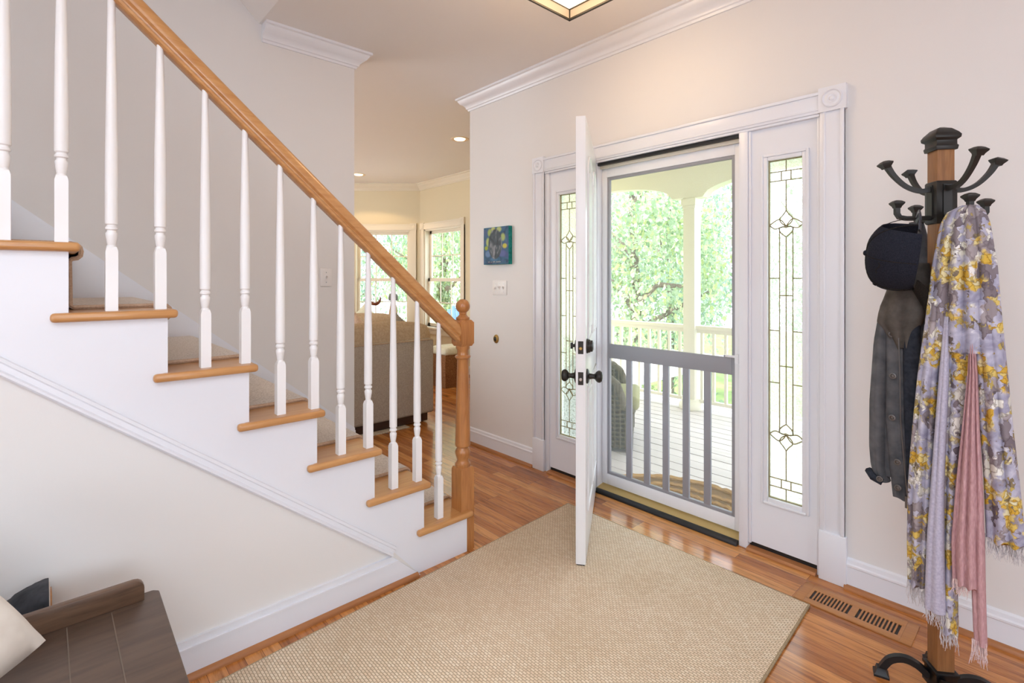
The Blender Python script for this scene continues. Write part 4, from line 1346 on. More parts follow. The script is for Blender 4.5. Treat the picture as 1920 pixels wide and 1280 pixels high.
for args in ((-0.340, -0.296, 1.955, 0.385, 0.06, 40, 2), (-0.262, -0.224, 1.952, 0.280, 0.05, 34, 3), (-0.296, -0.250, 1.93, 0.340, 0.045, 30, 5), (-0.163, -0.083, 1.950, 0.592, 0.055, 110, 4, 0.006)):
    mb = MB()
    fringe(mb, *args)
    mb.build('fringe', M['fringe'], sf, label='frayed grey fringe')
# pink scarf
ps = thing('pink_scarf', 'dusty pink scarf hanging inside the folds of the floral scarf', 'scarf', (-0.19, 1.95, 1.2))
mb = MB()
P_ = [(1.20, -0.194, -0.188, 1.935, 0.012), (1.04, -0.199, -0.178, 1.925, 0.025), (0.88, -0.211, -0.173, 1.920, 0.035), (0.725, -0.223, -0.166, 1.918, 0.04), (0.566, -0.233, -0.163, 1.920, 0.04), (0.44, -0.231, -0.162, 1.924, 0.038)]
drape(mb, P_, 1.20, 0.445, 34, 3.2, 0.013, 0.2, 30, hem=0.004)
Q_ = [(0.60, -0.192, -0.164, 1.930, 0.024), (0.44, -0.191, -0.162, 1.932, 0.024), (0.33, -0.188, -0.160, 1.935, 0.022), (0.26, -0.184, -0.158, 1.937, 0.02)]
drape(mb, Q_, 0.60, 0.285, 14, 1.2, 0.008, 0.2, 14)
mb.build('cloth', M['pink'], ps, angle=70)
for args in ((-0.229, -0.196, 1.915, 0.452, 0.04, 30, 7), (-0.190, -0.160, 1.932, 0.292, 0.06, 44, 8)):
    mb = MB()
    fringe(mb, *args)
    mb.build('fringe', M['pink_fringe'], ps, label='pale pink fringe')

# ---- jacket on the left back hook
jk = thing('jacket', 'charcoal jacket with snap buttons hanging behind the black cap', 'jacket', (-0.39, 2.10, 1.4))
mb = MB()
J_ = [(1.50, -0.372, -0.335, 2.165, 0.03), (1.42, -0.400, -0.315, 2.15, 0.05), (1.30, -0.410, -0.300, 2.12, 0.07), (1.19, -0.432, -0.312, 2.10, 0.08), (0.99, -0.452, -0.325, 2.09, 0.085), (0.84, -0.460, -0.330, 2.09, 0.085), (0.70, -0.458, -0.336, 2.09, 0.08), (0.60, -0.446, -0.345, 2.09, 0.07)]
drape(mb, J_, 1.50, 0.66, 34, 1.8, 0.010, 2.0, 30)
mb.build('body', M['jacket'], jk, angle=60)
mb = MB()
S_ = [(1.27, -0.418, -0.400, 2.085, 0.03), (1.22, -0.436, -0.405, 2.080, 0.05), (1.10, -0.452, -0.408, 2.07, 0.06), (0.90, -0.462, -0.412, 2.062, 0.065), (0.75, -0.463, -0.412, 2.062, 0.06), (0.68, -0.458, -0.415, 2.062, 0.055), (0.62, -0.44, -0.40, 2.062, 0.05)]
drape(mb, S_, 1.27, 0.640, 24, 1.0, 0.006, 1.2, 18)
mb.build('sleeve', M['jacket'], jk, angle=60)
mb = MB(); mb.tube([(-0.462, 2.05, 0.668), (-0.445, 2.032, 0.652), (-0.42, 2.035, 0.642)], 0.012, 6)
mb.build('cuff', M['jacket_dark'], jk)
mb = MB()
F_ = [(1.20, -0.418, -0.368, 2.060, 0.02), (1.0, -0.412, -0.366, 2.046, 0.025), (0.86, -0.414, -0.362, 2.042, 0.025), (0.72, -0.404, -0.352, 2.042, 0.025), (0.58, -0.392, -0.356, 2.045, 0.02)]
drape(mb, F_, 1.20, 0.600, 26, 0.8, 0.005, 0.5, 14, hem=0.004)
mb.build('placket', M['jacket'], jk, angle=60)
mb = MB()
G_ = [(1.22, -0.372, -0.325, 2.055, 0.03), (1.0, -0.366, -0.324, 2.042, 0.03), (0.80, -0.362, -0.326, 2.040, 0.03), (0.60, -0.356, -0.330, 2.042, 0.025)]
drape(mb, G_, 1.22, 0.585, 26, 0.8, 0.006, 1.5, 14)
mb.build('inner_flap', M['jacket_dark'], jk, angle=60, label='dark blue inner flap')
mb = MB()
K_ = [(1.36, -0.385, -0.305, 2.095, 0.06), (1.28, -0.414, -0.304, 2.074, 0.07), (1.20, -0.436, -0.312, 2.062, 0.07), (1.165, -0.440, -0.322, 2.058, 0.065), (1.14, -0.420, -0.335, 2.056, 0.055), (1.08, -0.388, -0.352, 2.052, 0.03)]
drape(mb, K_, 1.36, 1.085, 20, 2.0, 0.014, 0.9, 22, hem=0.004)
mb.build('collar', M['jacket_brown'], jk, angle=60, label='brown grey crumpled collar')
mb = MB(); mb.tube([(-0.375, 2.026, 1.12), (-0.371, 2.020, 1.0), (-0.369, 2.018, 0.86), (-0.358, 2.018, 0.70), (-0.352, 2.02, 0.62)], 0.0018, 6)
mb.box(-0.357, -0.350, 2.012, 2.018, 0.585, 0.622)
mb.build('zipper', M['snap'], jk, label='metal zipper with pull')
for (x, z) in ((-0.396, 1.129), (-0.391, 0.996), (-0.392, 0.862), (-0.378, 0.722), (-0.377, 0.640), (-0.425, 0.655)):
    y = 2.038 if x > -0.41 else 2.020
    y = {1.129: 2.042, 0.996: 2.028}.get(z, 2.024 if x > -0.41 else 2.022)
    mb = MB(); mb.lathe([(0.0095, 0), (0.0095, 0.003), (0.006, 0.0035), (0.004, 0.001), (0.002, 0.001)], T=Matrix.Translation((x, y, z)) @ Matrix.Rotation(radians(90), 4, 'X'), seg=18)
    mb.build('snap_button', M['snap'], jk)

# ================================================================== LIVING ROOM
def rbox(name, mat, parent, b, bev=0.03, seg=4, **kw):
    mb = MB(); mb.box(*b)
    return mb.build(name, mat, parent, bevel=bev, seg=seg, **kw)

t = thing('sofa', 'taupe sofa seen from behind with tan back cushions', 'sofa', (-4.4, 1.7, 0))
rbox('backrest', M['sofa'], t, (-4.16, -3.965, 0.55, 2.66, 0.085, 0.762), 0.025)
rbox('seat_base', M['sofa'], t, (-4.88, -4.14, 0.75, 2.47, 0.085, 0.32), 0.03)
rbox('arm', M['sofa'], t, (-4.90, -4.10, 2.45, 2.655, 0.085, 0.60), 0.05)
rbox('arm', M['sofa'], t, (-4.90, -4.10, 0.55, 0.76, 0.085, 0.60), 0.05)
rbox('plinth', M['dark_wood'], t, (-4.86, -4.00, 0.60, 2.61, 0.012, 0.09), 0.004)
mb = MB(); mb.tube([(-3.968, 0.58, 0.755), (-3.966, 2.64, 0.755)], 0.006, 8)
mb.build('piping', M['sofa_cush'], t)
for y in (1.09, 2.16):
    rbox('seat_cushion', M['sofa_cush'], t, (-4.88, -4.18, y - 0.52 if y < 2 else y - 0.52, y + 0.52 if y < 2 else 2.45, 0.32, 0.48), 0.05)
    T = Matrix.Translation((-4.13, y + 0.0, 0.745)) @ Matrix.Rotation(radians(90), 4, 'Z') @ Matrix.Rotation(radians(-12), 4, 'X')
    mb = MB(); mb.pillow(1.10, 0.36, 0.28, T, 22, -0.03, rnd=0.45)
    mb.build('back_cushion', M['sofa_cush'], t, weld=True, angle=70)
# loveseat under the bay window
LD = Matrix.Translation((-6.30, 3.20, 0)) @ Matrix.Rotation(DANG, 4, 'Z')
t = thing('loveseat', 'tan loveseat in front of the bay window', 'sofa', (-6.30, 3.20, 0), DANG)
for nm, b in (('seat_base', (-1.3, 0.46, -0.85, 0.0, 0.08, 0.40)), ('backrest', (-1.3, 0.46, -0.06, 0.14, 0.08, 0.70)), ('arm', (0.40, 0.58, -0.85, 0.12, 0.08, 0.56)), ('arm', (-1.48, -1.28, -0.85, 0.12, 0.08, 0.56))):
    rbox(nm, M['sofa_cush'], t, b, 0.05, local=True)
for x in (-0.86, 0.02):
    mb = MB(); mb.pillow(0.88, 0.48, 0.26, Matrix.Translation((x, -0.14, 0.62)) @ Matrix.Rotation(radians(-12), 4, 'X'), 20, -0.03, rnd=0.4)
    mb.build('back_cushion', M['sofa_cush'], t, local=True, weld=True, angle=70)
for x in (-1.40, 0.50):
    for y in (-0.78, 0.05):
        rbox('leg', M['dark_wood'], t, (x - 0.03, x + 0.03, y - 0.03, y + 0.03, 0, 0.085), 0.003, local=True)
def pil(name, label, mat, loc, w_, h_, th, yaw, tilt, roll=0):
    T = Matrix.Translation(loc) @ Matrix.Rotation(yaw, 4, 'Z') @ Matrix.Rotation(radians(tilt), 4, 'X') @ Matrix.Rotation(radians(roll), 4, 'Y')
    mb = MB(); mb.pillow(w_, h_, th, T, 14, 0.12)
    tag(mb.build(name, mat, weld=True, angle=70), label, 'pillow')
def bay(r_, dd, z):
    """point given by its offset along the bay wall and its distance from it"""
    p = A + dvec * r_ + nrm * dd
    return (p.x, p.y, z)
pil('throw_pillow', 'blush pillow standing on the loveseat, seen between the balusters', M['blush'], (-5.92, 2.82, 0.64), 0.38, 0.38, 0.14, DANG, -15, 40)
pil('throw_pillow', 'grey brown pillow at the right end of the loveseat', M['grey_pillow'], (-5.74, 3.32, 0.64), 0.36, 0.34, 0.14, DANG, -15, 35)
# lamp on a small table behind the loveseat
LP = Vector((-6.49, 3.66, 0))
t = thing('end_table', 'small round table by the bay window carrying a lamp', 'table', tuple(LP))
mb = MB(); mb.lathe([(0.17, 0.60), (0.175, 0.61), (0.175, 0.625), (0.17, 0.63)], seg=28)
mb.build('table_top', M['lamp_wood'], t, local=True)
mb = MB(); mb.lathe([(0.13, 0.0), (0.13, 0.02), (0.03, 0.05), (0.025, 0.3), (0.03, 0.6)], seg=20)
mb.build('pedestal', M['lamp_wood'], t, local=True)
t = thing('table_lamp', 'small lamp with grey dome shade and pale wood base before the window', 'lamp', (LP.x, LP.y, 0.63))
mb = MB(); mb.lathe([(0.075, 0.0), (0.075, 0.02), (0.04, 0.05), (0.055, 0.12), (0.06, 0.20), (0.045, 0.29), (0.035, 0.36)], seg=22)
mb.build('base', M['lamp_wood'], t, local=True)
mb = MB(); mb.lathe([(0.064, 0.37), (0.068, 0.39), (0.064, 0.43), (0.052, 0.46), (0.03, 0.48), (0.01, 0.485)], seg=24)
mb.build('lamp_shade', M['lamp_grey'], t, local=True)
pil('throw_pillow', 'ivory pillow with its corner up on the loveseat back', M['cream_pillow'], (-6.44, 3.20, 0.78), 0.30, 0.30, 0.12, DANG, -10, 45)
# crescent ornament hung in the window
pc = Vector(bay(-0.68, 0.05, 1.01))
t = thing('crescent_ornament', 'copper crescent moon ornament hanging in the bay window', 'ornament', tuple(pc), DANG)
rings = []
for i in range(25):
    a_ = radians(-215 + 250 * i / 24)
    w_ = 0.024 * sin(pi * i / 24) + 0.0012
    cc = Vector((0.085 * cos(a_), 0, 0.085 * sin(a_)))
    rd = Vector((cos(a_), 0, sin(a_)))
    rings.append([cc + rd * (w_ * cos(q)) + Vector((0, 0.6 * w_ * sin(q), 0)) for q in [2 * pi * k / 10 for k in range(10)]])
MB().loft(rings).build('crescent', M['copper'], t, local=True, angle=60)
mb = MB(); mb.tube([(0.05, 0, 0.07), (0.02, 0, 0.27)], 0.002, 5)
mb.build('cord', M['dark_wood'], t, local=True)
# basket
t = thing('wicker_basket', 'tall brown wicker basket with pale lining beside the sofa', 'basket', (-5.20, 3.70, 0))
def sqring(h_, z, wob=0):
    return [(h_ * cos(a) / max(abs(cos(a)), abs(sin(a))) ** 0.75, h_ * sin(a) / max(abs(cos(a)), abs(sin(a))) ** 0.75, z) for a in [2 * pi * k / 32 for k in range(32)]]
rings = []
nz_ = 22
for i in range(nz_ * 2 + 1):
    z = 0.42 * i / (nz_ * 2)
    rings.append(sqring(0.165 + 0.02 * sin(pi * z / 0.42) + (0.004 if i % 2 else 0), z))
MB().loft(rings).build('wicker_body', M['wicker'], t, local=True, angle=60)
mb = MB(); mb.loft([sqring(0.176, 0.395), sqring(0.182, 0.41), sqring(0.180, 0.44), sqring(0.165, 0.47), sqring(0.13, 0.485), sqring(0.09, 0.478)])
mb.build('cloth_lining', M['cream_pillow'], t, local=True, angle=70)
mb = MB(); mb.box(-4.75, -3.93, 1.2, 2.38, 0.0, 0.010)
tag(mb.build('accent_rug', M['mat_small'], bevel=0.004), 'pale rug edge showing under the sofa', 'rug')

# ---- living room windows
def house_window(name, label, T, a, b, z0, z1):
    """T: x along the wall, y outwards, z up; opening a..b"""
    t = thing(name, label, 'window', kind='structure')
    t.matrix_world = T
    mb = MB()
    c = 0.09
    mb.box(a - c, a, -0.018, 0, z0, z1); mb.box(b, b + c, -0.018, 0, z0, z1); mb.box(a, b, -0.018, 0, z1, z1 + c)
    mb.box(a - c, a - c + 0.014, -0.024, 0, z0, z1); mb.box(b + c - 0.014, b + c, -0.024, 0, z0, z1); mb.box(a, b, -0.024, 0, z1 + c - 0.014, z1 + c)
    for x in (a - c / 2, b + c / 2):
        mb.box(x - 0.05, x + 0.05, -0.026, 0, z1, z1 + 0.10)
        mb.lathe([(0.036, -0.001), (0.036, 0.005), (0.030, 0.003), (0.012, 0.003), (0.006, 0.006)], T=Matrix.Translation((x, -0.026, z1 + 0.05)) @ Matrix.Rotation(radians(90), 4, 'X'), seg=20)
    mb.build('casing', M['trim_warm'], t, local=True)
    mb = MB(); mb.box(a - c - 0.02, b + c + 0.02, -0.05, 0.1, z0 - 0.03, z0); mb.box(a - c, b + c, -0.016, 0, z0 - 0.11, z0 - 0.03)
    mb.build('sill', M['trim_warm'], t, local=True, bevel=0.004)
    mb = MB()
    mb.box(a, a + 0.02, 0, 0.14, z0, z1); mb.box(b - 0.02, b, 0, 0.14, z0, z1); mb.box(a, b, 0, 0.14, z1 - 0.02, z1)
    mb.build('jamb', M['trim_warm'], t, local=True)
    zm = (z0 + z1) / 2 - 0.03
    for nm, y, za, zb in (('upper_sash', 0.085, zm - 0.02, z1 - 0.02), ('lower_sash', 0.055, z0, zm + 0.02)):
        mb = MB()
        x0, x1 = a + 0.02, b - 0.02
        w_ = 0.045
        mb.box(x0, x0 + w_, y, y + 0.028, za, zb); mb.box(x1 - w_, x1, y, y + 0.028, za, zb)
        mb.box(x0, x1, y, y + 0.028, za, za + w_); mb.box(x0, x1, y, y + 0.028, zb - w_, zb)
        gx = (x1 - x0 - 2 * w_) / 3
        for i in (1, 2):
            xx = x0 + w_ + gx * i
            mb.box(xx - 0.007, xx + 0.007, y + 0.008, y + 0.020, za + w_, zb - w_)
        zz = (za + zb) / 2
        mb.box(x0 + w_, x1 - w_, y + 0.008, y + 0.020, zz - 0.007, zz + 0.007)
        s_ = mb.build(nm, M['trim_warm'], t, local=True)
        mb = MB(); mb.box(x0 + 0.03, x1 - 0.03, y + 0.012, y + 0.016, za + 0.03, zb - 0.03)
        mb.build('glass', M['glass'], s_, local=True)
    return t
house_window('window_3', 'double hung window of the living room nearest the newel post', Matrix.Translation((-6.72, LY, 0)), 0.12, 1.04, 0.60, 2.05)
house_window('window_4', 'double hung bay window behind the loveseat with a crescent ornament', Matrix.Translation((P0.x, P0.y, 0)) @ Matrix.Rotation(DANG, 4, 'Z'), 2.5 - 1.0, 2.5 - 0.15, 0.60, 2.05)

# ================================================================== PORCH
mb = MB()
rr = random.Random(9)
y = D + 0.17
while y < 5.36:
    mb.box(-3.26 if y < 4.4 else -12.5, 2.5, y, y + 0.128, -0.115, -0.08 + rr.uniform(-0.001, 0.001))
    y += 0.139
while y < 9.0:
    mb.box(-15, -3.9, y, y + 0.128, -0.115, -0.08)
    y += 0.135
struct(mb, 'floor_porch', M['deck'], 'weathered pink grey deck boards of the porch', 'deck')
mb = MB(); mb.box(-3.25, 2.5, D + 0.16, 5.3, 2.50, 2.6); mb.box(-4.6, -3.25, LY + 0.15, 5.3, 2.50, 2.6)
struct(mb, 'ceiling_porch', M['porch'], 'pale cream porch ceiling', 'ceiling')
def zarch(x):
    c, hw = (-4.0, 1.04) if x < -2.755 else (-1.20, 1.40)
    s = min(1.0, abs(x - c) / hw)
    if x < -2.755:
        return 2.175 + 0.19 * sqrt(max(0, 1 - s ** 2.6))
    return 2.165 + 0.20 * sqrt(max(0, 1 - s ** 2.6))
mb = MB()
xs = [-4.6 + 0.05 * i for i in range(0, 117)]
lowp = [(x, zarch(x)) for x in xs]
vs, fs = [], []
for yy in (5.07, 5.21):
    vs += [(x, yy, z) for x, z in lowp] + [(x, yy, 2.50) for x, z in lowp]
n = len(xs)
for i in range(n - 1):
    for o_ in (0, 2 * n):
        fs.append((o_ + i, o_ + i + 1, o_ + n + i + 1, o_ + n + i))
    fs.append((i, i + 1, 2 * n + i + 1, 2 * n + i))
mb.add(vs, fs)
struct(mb, 'beam_porch', M['porch_trim'], 'cream arched beam along the porch edge', 'beam')
mb = MB()
sq(mb, (-2.755, 5.14), 0.066, -0.08, 2.175)
sq(mb, (-2.755, 5.14), 0.082, 2.09, 2.165); sq(mb, (-2.755, 5.14), 0.074, 2.06, 2.09)
mb.lathe([(0.13, -0.08), (0.135, -0.05), (0.13, -0.02), (0.11, 0.0), (0.10, 0.03)], (-2.755, 5.14, 0), 24)
o = mb.build('porch_column', M['porch_trim'], bevel=0.004)
tag(o, 'square cream porch column with moulded cap and base', 'column')
t = thing('porch_railing', 'cream porch railing with slim balusters along the deck edge', 'railing', (-2.5, 5.14, -0.08))
rbox('top_rail', M['porch_trim'], t, (-4.9, 0.4, 5.095, 5.175, 0.775, 0.815), 0.008, 2)
mb = MB(); mb.box(-4.9, 0.4, 5.12, 5.15, 0.735, 0.775); mb.build('sub_rail', M['porch_trim'], t)
rbox('bottom_rail', M['porch_trim'], t, (-4.9, 0.4, 5.115, 5.155, 0.0, 0.035), 0.004, 2)
x = -4.30
while x < -0.9:
    if abs(x + 2.755) > 0.09:
        mb = MB(); mb.box(x - 0.014, x + 0.014, 5.121, 5.149, 0.03, 0.74)
        mb.build('baluster', M['porch_trim'], t)
    x += 0.128
# doormat
t = thing('doormat', 'half round brown coir doormat outside the screen door', 'doormat', (-1.56, 2.72, -0.079))
outl = [(0.62 * cos(a), 0.55 * sin(a)) for a in [pi * k / 32 for k in range(33)]]
mb = MB(); mb.extr(outl, (0, 0, 0), (1, 0, 0), (0, 1, 0), (0, 0, 1), 0.018)
mb.build('mat_base', M['coir'], t, local=True)
mb = MB()
def braid(pts, r_=0.016):
    mb.tube([(x_, y_, 0.018 + 0.004 * sin(i * 2.1)) for i, (x_, y_) in enumerate(pts)], [r_ * (0.8 + 0.3 * abs(sin(i * 1.3))) for i in range(len(pts))], 6)
braid([(0.595 * cos(pi * k / 60), 0.525 * sin(pi * k / 60)) for k in range(61)], 0.022)
for s in (0.80, 0.62, 0.44, 0.26):
    for k0 in range(0, 6):
        a0_, a1_ = pi * k0 / 6, pi * (k0 + 1) / 6
        braid([((s * 0.58 + 0.05 * (q / 9 - 0.5) * (1 if k0 % 2 else -1)) * cos(a0_ + (a1_ - a0_) * q / 9), (s * 0.5 + 0.05 * (q / 9 - 0.5) * (1 if k0 % 2 else -1)) * sin(a0_ + (a1_ - a0_) * q / 9)) for q in range(10)], 0.017)
mb.build('braided_pattern', M['coir_dark'], t, local=True)
# wicker armchair
t = thing('wicker_armchair', 'grey brown wicker armchair with olive cushions on the porch', 'armchair', (-2.36, 3.465, -0.08), radians(33))
WM[t] = Matrix.Translation((-2.36, 3.44, -0.08))      # the lines below are written for the unturned chair
def weave(mb, pts_u, z0, z1, n, r_=0.007):
    for i in range(n):
        z = z0 + (z1 - z0) * i / (n - 1)
        mb.tube([(x_, y_, z) for x_, y_ in pts_u], r_, 5)
Z = -0.08
# side panels: outline rises to a rolled arm at the back end
def side_poly(y):
    return [(-3.22, Z + 0.03), (-2.36, Z + 0.03), (-2.36, Z + 0.30), (-2.39, Z + 0.33), (-2.44, Z + 0.345), (-2.455, Z + 0.44), (-2.49, Z + 0.53), (-2.55, Z + 0.58), (-2.75, Z + 0.615), (-3.22, Z + 0.64)]
for y in (3.44, 4.08):
    mb = MB()
    mb.extr(side_poly(y), (0, y, 0), (1, 0, 0), (0, 0, 1), (0, 1, 0), 0.05)
    for i in range(16):
        z = Z + 0.05 + i * 0.036
        xr = -2.36 if z < Z + 0.33 else (-2.455 if z < Z + 0.45 else -2.53)
        if z < Z + 0.60:
            mb.tube([(-3.22, y - 0.002, z), (xr, y - 0.002, z)], 0.008, 5, mi=1)
    for i in range(20):
        x_ = -3.2 + i * 0.0435
        zt = Z + 0.32 if x_ > -2.455 else Z + 0.55
        mb.tube([(x_, y - 0.003, Z + 0.03), (x_, y - 0.003, zt)], 0.008, 5, mi=1)
    mb.build('arm_panel', [M['wicker_gap'], M['wicker_grey']], t)
    mb = MB(); mb.tube([(a_, y + 0.025, b_ + 0.008) for a_, b_ in side_poly(y)[2:]], 0.034, 10)
    mb.build('rolled_arm', M['wicker_grey'], t)
mb = MB(); mb.box(-2.42, -2.365, 3.49, 4.08, Z + 0.03, Z + 0.31); mb.box(-3.22, -2.40, 3.47, 4.10, Z + 0.22, Z + 0.30)
mb.build('seat_frame', M['wicker_grey'], t)
mb = MB(); mb.extr([(-3.30, Z + 0.1), (-3.18, Z + 0.1), (-3.24, Z + 0.86), (-3.32, Z + 0.86)], (0, 3.46, 0), (1, 0, 0), (0, 0, 1), (0, 1, 0), 0.66)
mb.build('backrest', M['wicker_grey'], t, bevel=0.02)
for x in (-2.395, -3.2):
    for y in (3.465, 4.10):
        mb = MB(); mb.lathe([(0.022, Z), (0.026, Z + 0.05)], (x, y, 0), 10)
        mb.build('leg', M['wicker_grey'], t)
mb = MB(); mb.box(-3.14, -2.31, 3.50, 4.07, Z + 0.315, Z + 0.435)
mb.build('seat_cushion', M['olive_cush'], t, bevel=0.045, seg=4)
mb = MB(); mb.pillow(0.58, 0.50, 0.20, Matrix.Translation((-3.03, 3.78, Z + 0.62)) @ Matrix.Rotation(radians(90), 4, 'Z') @ Matrix.Rotation(radians(16), 4, 'X'), 14, 0.06)
mb.build('back_cushion', M['olive_cush'], t, weld=True, angle=70)

# ---- things outside the living room
t = thing('adirondack_chair', 'blue slatted deck chair seen through the living room window', 'chair', (-8.05, 6.30, -0.08), radians(200))
for i in range(5):
    x_ = -0.20 + 0.10 * i
    hgt = 0.98 - 0.10 * ((i - 2) / 2) ** 2
    mb = MB(); mb.box(x_ - 0.043, x_ + 0.043, 0.36, 0.38, 0.25, hgt, T=Matrix.Rotation(radians(-10), 4, 'X'))
    mb.build('back_slat', M['blue'], t, local=True, bevel=0.008)
mb = MB(); mb.box(-0.27, 0.27, -0.30, 0.30, 0.30, 0.33); mb.build('seat', M['blue'], t, local=True)
for sx in (-1, 1):
    mb = MB(); mb.box(sx * 0.34 - 0.06, sx * 0.34 + 0.06, -0.38, 0.36, 0.54, 0.565); mb.build('arm', M['blue'], t, local=True)
    for yy in (-0.30, 0.28):
        mb = MB(); mb.box(sx * 0.30 - 0.02, sx * 0.30 + 0.02, yy - 0.05, yy + 0.05, 0, 0.54); mb.build('leg', M['blue'], t, local=True)
t = thing('deck_railing', 'white deck railing beyond the bay window', 'railing', (-9.3, 4.6, -0.08))
DR0 = Vector((-11.2, 4.0, 0))
DRT = Matrix.Translation(DR0) @ Matrix.Rotation(radians(47.53), 4, 'Z')
for nm, b in (('top_rail', (-1.2, 3.0, -0.04, 0.04, 0.74, 0.79)), ('bottom_rail', (-1.2, 3.0, -0.02, 0.02, 0.0, 0.05))):
    mb = MB(); mb.box(*b, T=DRT); mb.build(nm, M['baluster'], t)
for i in range(32):
    mb = MB(); mb.box(-1.15 + 0.13 * i, -1.115 + 0.13 * i, -0.016, 0.016, 0.05, 0.74, T=DRT)
    mb.build('baluster', M['baluster'], t)

# ---- leaves
def leaf_mesh(name, n, shape, size, seed, mats, zmin=-1.0):
    rr = random.Random(seed)
    vs, fs, mi = [], [], []
    cl = []
    while len(cl) < 46:
        p = Vector((rr.uniform(-1, 1), rr.uniform(-1, 1), rr.uniform(-1, 1)))
        if 0.25 < p.length < 1:
            cl.append((p * 0.86, rr.uniform(0.16, 0.34)))
    for i in range(n):
        c, r_ = rr.choice(cl)
        dlt = Vector((rr.gauss(0, 1), rr.gauss(0, 1), rr.gauss(0, 0.7))) * r_ * 0.55
        p = c + dlt
        s = size * rr.uniform(0.6, 1.3)
        u = Vector((rr.gauss(0, 1), rr.gauss(0, 1), rr.gauss(0, 0.6))).normalized()
        w_ = u.cross(Vector((rr.gauss(0, 1), rr.gauss(0, 1), rr.gauss(0, 1)))).normalized()
        nn = u.cross(w_)
        b = len(vs)
        vs += [p, p + u * s * 0.5 + w_ * s * 0.3 + nn * s * 0.08, p + u * s, p + u * s * 0.5 - w_ * s * 0.3 + nn * s * 0.08]
        fs += [(b, b + 1, b + 2), (b, b + 2, b + 3)]
        q = 0 if rr.random() < 0.72 else 1
        mi += [q, q]
    me = bpy.data.meshes.new(name)
    me.from_pydata([tuple(p) for p in vs], [], fs)
    for m in mats:
        me.materials.append(m)
    me.polygons.foreach_set('material_index', mi)
    me.update()
    return me
LM = [leaf_mesh('foliage', 11000, 0, 0.046, 21, [M['leaf_a'], M['leaf_c']]),
      leaf_mesh('foliage', 11000, 0, 0.046, 22, [M['leaf_b'], M['leaf_a']]),
      leaf_mesh('foliage', 10000, 0, 0.050, 23, [M['leaf_a'], M['leaf_b']])]
def trunk_mesh(seed):
    rr = random.Random(seed)
    mb = MB()
    mb.tube(catmull([(0, 0, -1.0), (0.03, 0.02, -0.3), (-0.03, 0.03, 0.3), (0.02, 0, 0.85)], 4), [0.055, 0.05, 0.05, 0.05, 0.045, 0.04, 0.04, 0.035, 0.03, 0.025, 0.02, 0.015, 0.01], 8)
    for i in range(9):
        z = rr.uniform(-0.5, 0.5)
        a_ = rr.uniform(0, 2 * pi)
        L_ = rr.uniform(0.4, 0.8)
        mb.tube([(0, 0, z), (L_ * 0.5 * cos(a_), L_ * 0.5 * sin(a_), z + 0.12), (L_ * cos(a_ + 0.2), L_ * sin(a_ + 0.2), z + rr.uniform(0.1, 0.4))], [0.022, 0.014, 0.005], 6)
    return mb
TM = [trunk_mesh(s).build('trunk_shape', M['trunk']).data for s in (1, 2, 3)]
for o in [q for q in COL.objects if q.name.startswith('trunk_shape')]:
    bpy.data.objects.remove(o)
# (distance, sideways, crown height, radius, half height, kind) seen from the hall
trees = [
    (10.6, 2.5, 1.8, 2.1, 3.2, 0, 'near leafy tree behind the porch railing, left of the porch column'),
    (11.2, 7.5, 1.8, 2.1, 3.1, 2, 'near leafy tree seen through the right sidelight'),
    (14.9, 4.6, 3.0, 2.2, 4.4, 1, 'blue green tree right behind the porch column'),
    (19.6, 7.0, 4.0, 2.4, 5.2, 0, 'distant tall tree seen through the top right of the screen door'),
    (20.6, 2.6, 4.0, 2.4, 5.2, 1, 'distant tall tree behind the left part of the porch arch'),
    (15.2, -2.0, 2.0, 2.1, 3.8, 0, 'tree outside the living room window by the newel post'),
    (16.2, -6.1, 2.0, 2.2, 3.8, 1, 'tree behind the deck railing at the left of the bay window'),
    (20.6, -3.7, 4.0, 2.4, 5.4, 2, 'distant tall tree rising between both living room windows'),
    (21.2, -8.6, 4.0, 2.4, 5.2, 0, 'distant tall tree at the left end of the bay window view'),
]
yawv = radians(47.53)
F_ = Vector((-sin(yawv), cos(yawv), 0)); R_ = Vector((cos(yawv), sin(yawv), 0))
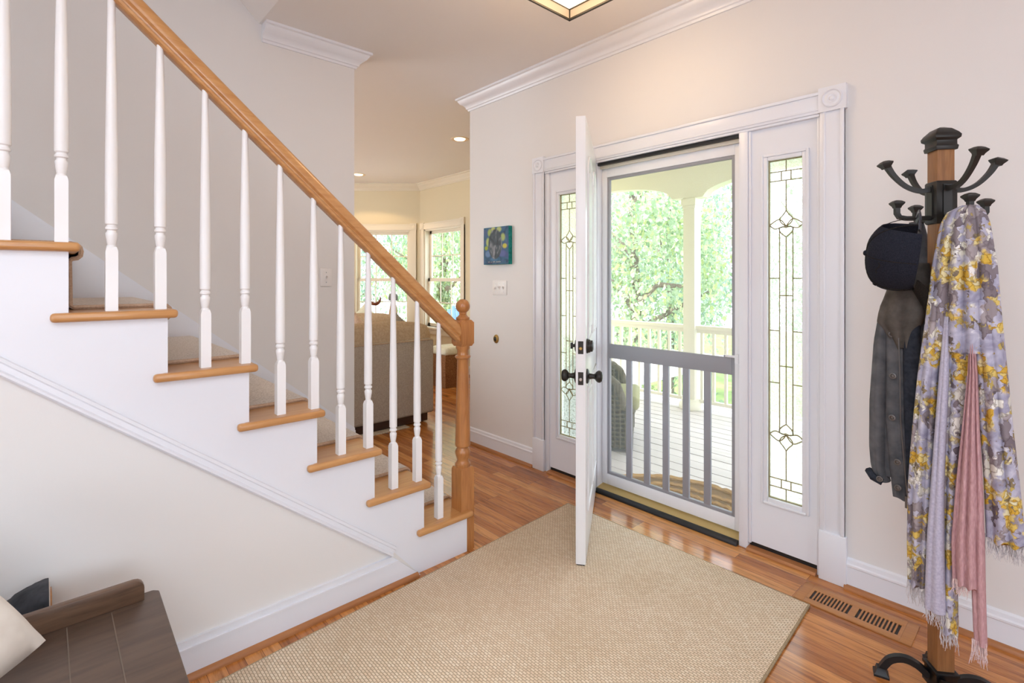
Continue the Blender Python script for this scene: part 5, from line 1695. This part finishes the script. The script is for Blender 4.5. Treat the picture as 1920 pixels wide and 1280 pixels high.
for i, (d_, r_, zc, rad, rz_, kd, lab) in enumerate(trees):
    p = F_ * d_ + R_ * r_
    gz = -2.2
    t = bpy.data.objects.new('tree', None)
    COL.objects.link(t)
    t.location = (p.x, p.y, gz)
    tag(t, lab, 'tree', 'trees around the house')
    fo = bpy.data.objects.new('foliage', LM[kd])
    COL.objects.link(fo); fo.parent = t
    fo.location = (0, 0, zc - gz); fo.scale = (rad, rad, rz_); fo.rotation_euler = (0, 0, i * 1.3)
    tr_ = bpy.data.objects.new('trunk', TM[i % 3])
    COL.objects.link(tr_); tr_.parent = t
    tr_.scale = (rad, rad, zc - gz); tr_.location = (0, 0, zc - gz); tr_.rotation_euler = (0, 0, i * 0.7)
# hanging plant outside the living room window
hp = Vector((-6.62, 4.62, 1.20))
t = thing('hanging_plant', 'trailing green plant hanging outside the living room window', 'plant', tuple(hp))
mb = MB(); mb.lathe([(0.06, -0.10), (0.10, -0.02), (0.105, 0.0)], seg=18)
mb.build('pot', M['trunk'], t, local=True)
mb = MB()
for a_ in (0, 2.1, 4.2):
    mb.tube([(0.1 * cos(a_), 0.1 * sin(a_), 0), (0, 0, 0.42)], 0.002, 5)
mb.build('hanger', M['dark_wood'], t, local=True)
mb = MB(); mb.tube([(0, 0, 0.42), (0, -0.02, 0.45), (0, -0.215, 0.45), (0, -0.215, 0.38)], 0.006, 6)
mb.build('wall_bracket', M['black'], t, local=True)
fo = bpy.data.objects.new('foliage', leaf_mesh('hanging_leaves', 900, 0, 0.30, 31, [M['leaf_a'], M['leaf_c']]))
COL.objects.link(fo); fo.parent = t; fo.location = (0, 0, -0.10); fo.scale = (0.15, 0.15, 0.24)

mb = MB()
vs, fs = [], []
rr = random.Random(4)
nx, ny = 24, 16
for i in range(nx + 1):
    for j in range(ny + 1):
        x, y = -40 + 60 * i / nx, 2.9 + 40 * j / ny
        vs.append((x, y, -2.3 - 0.02 * (y - 3) + rr.uniform(-0.15, 0.15)))
for i in range(nx):
    for j in range(ny):
        fs.append((i * (ny + 1) + j, (i + 1) * (ny + 1) + j, (i + 1) * (ny + 1) + j + 1, i * (ny + 1) + j + 1))
mb.add(vs, fs)
struct(mb, 'ground', M['ground'], 'grassy ground below the porch', 'ground')
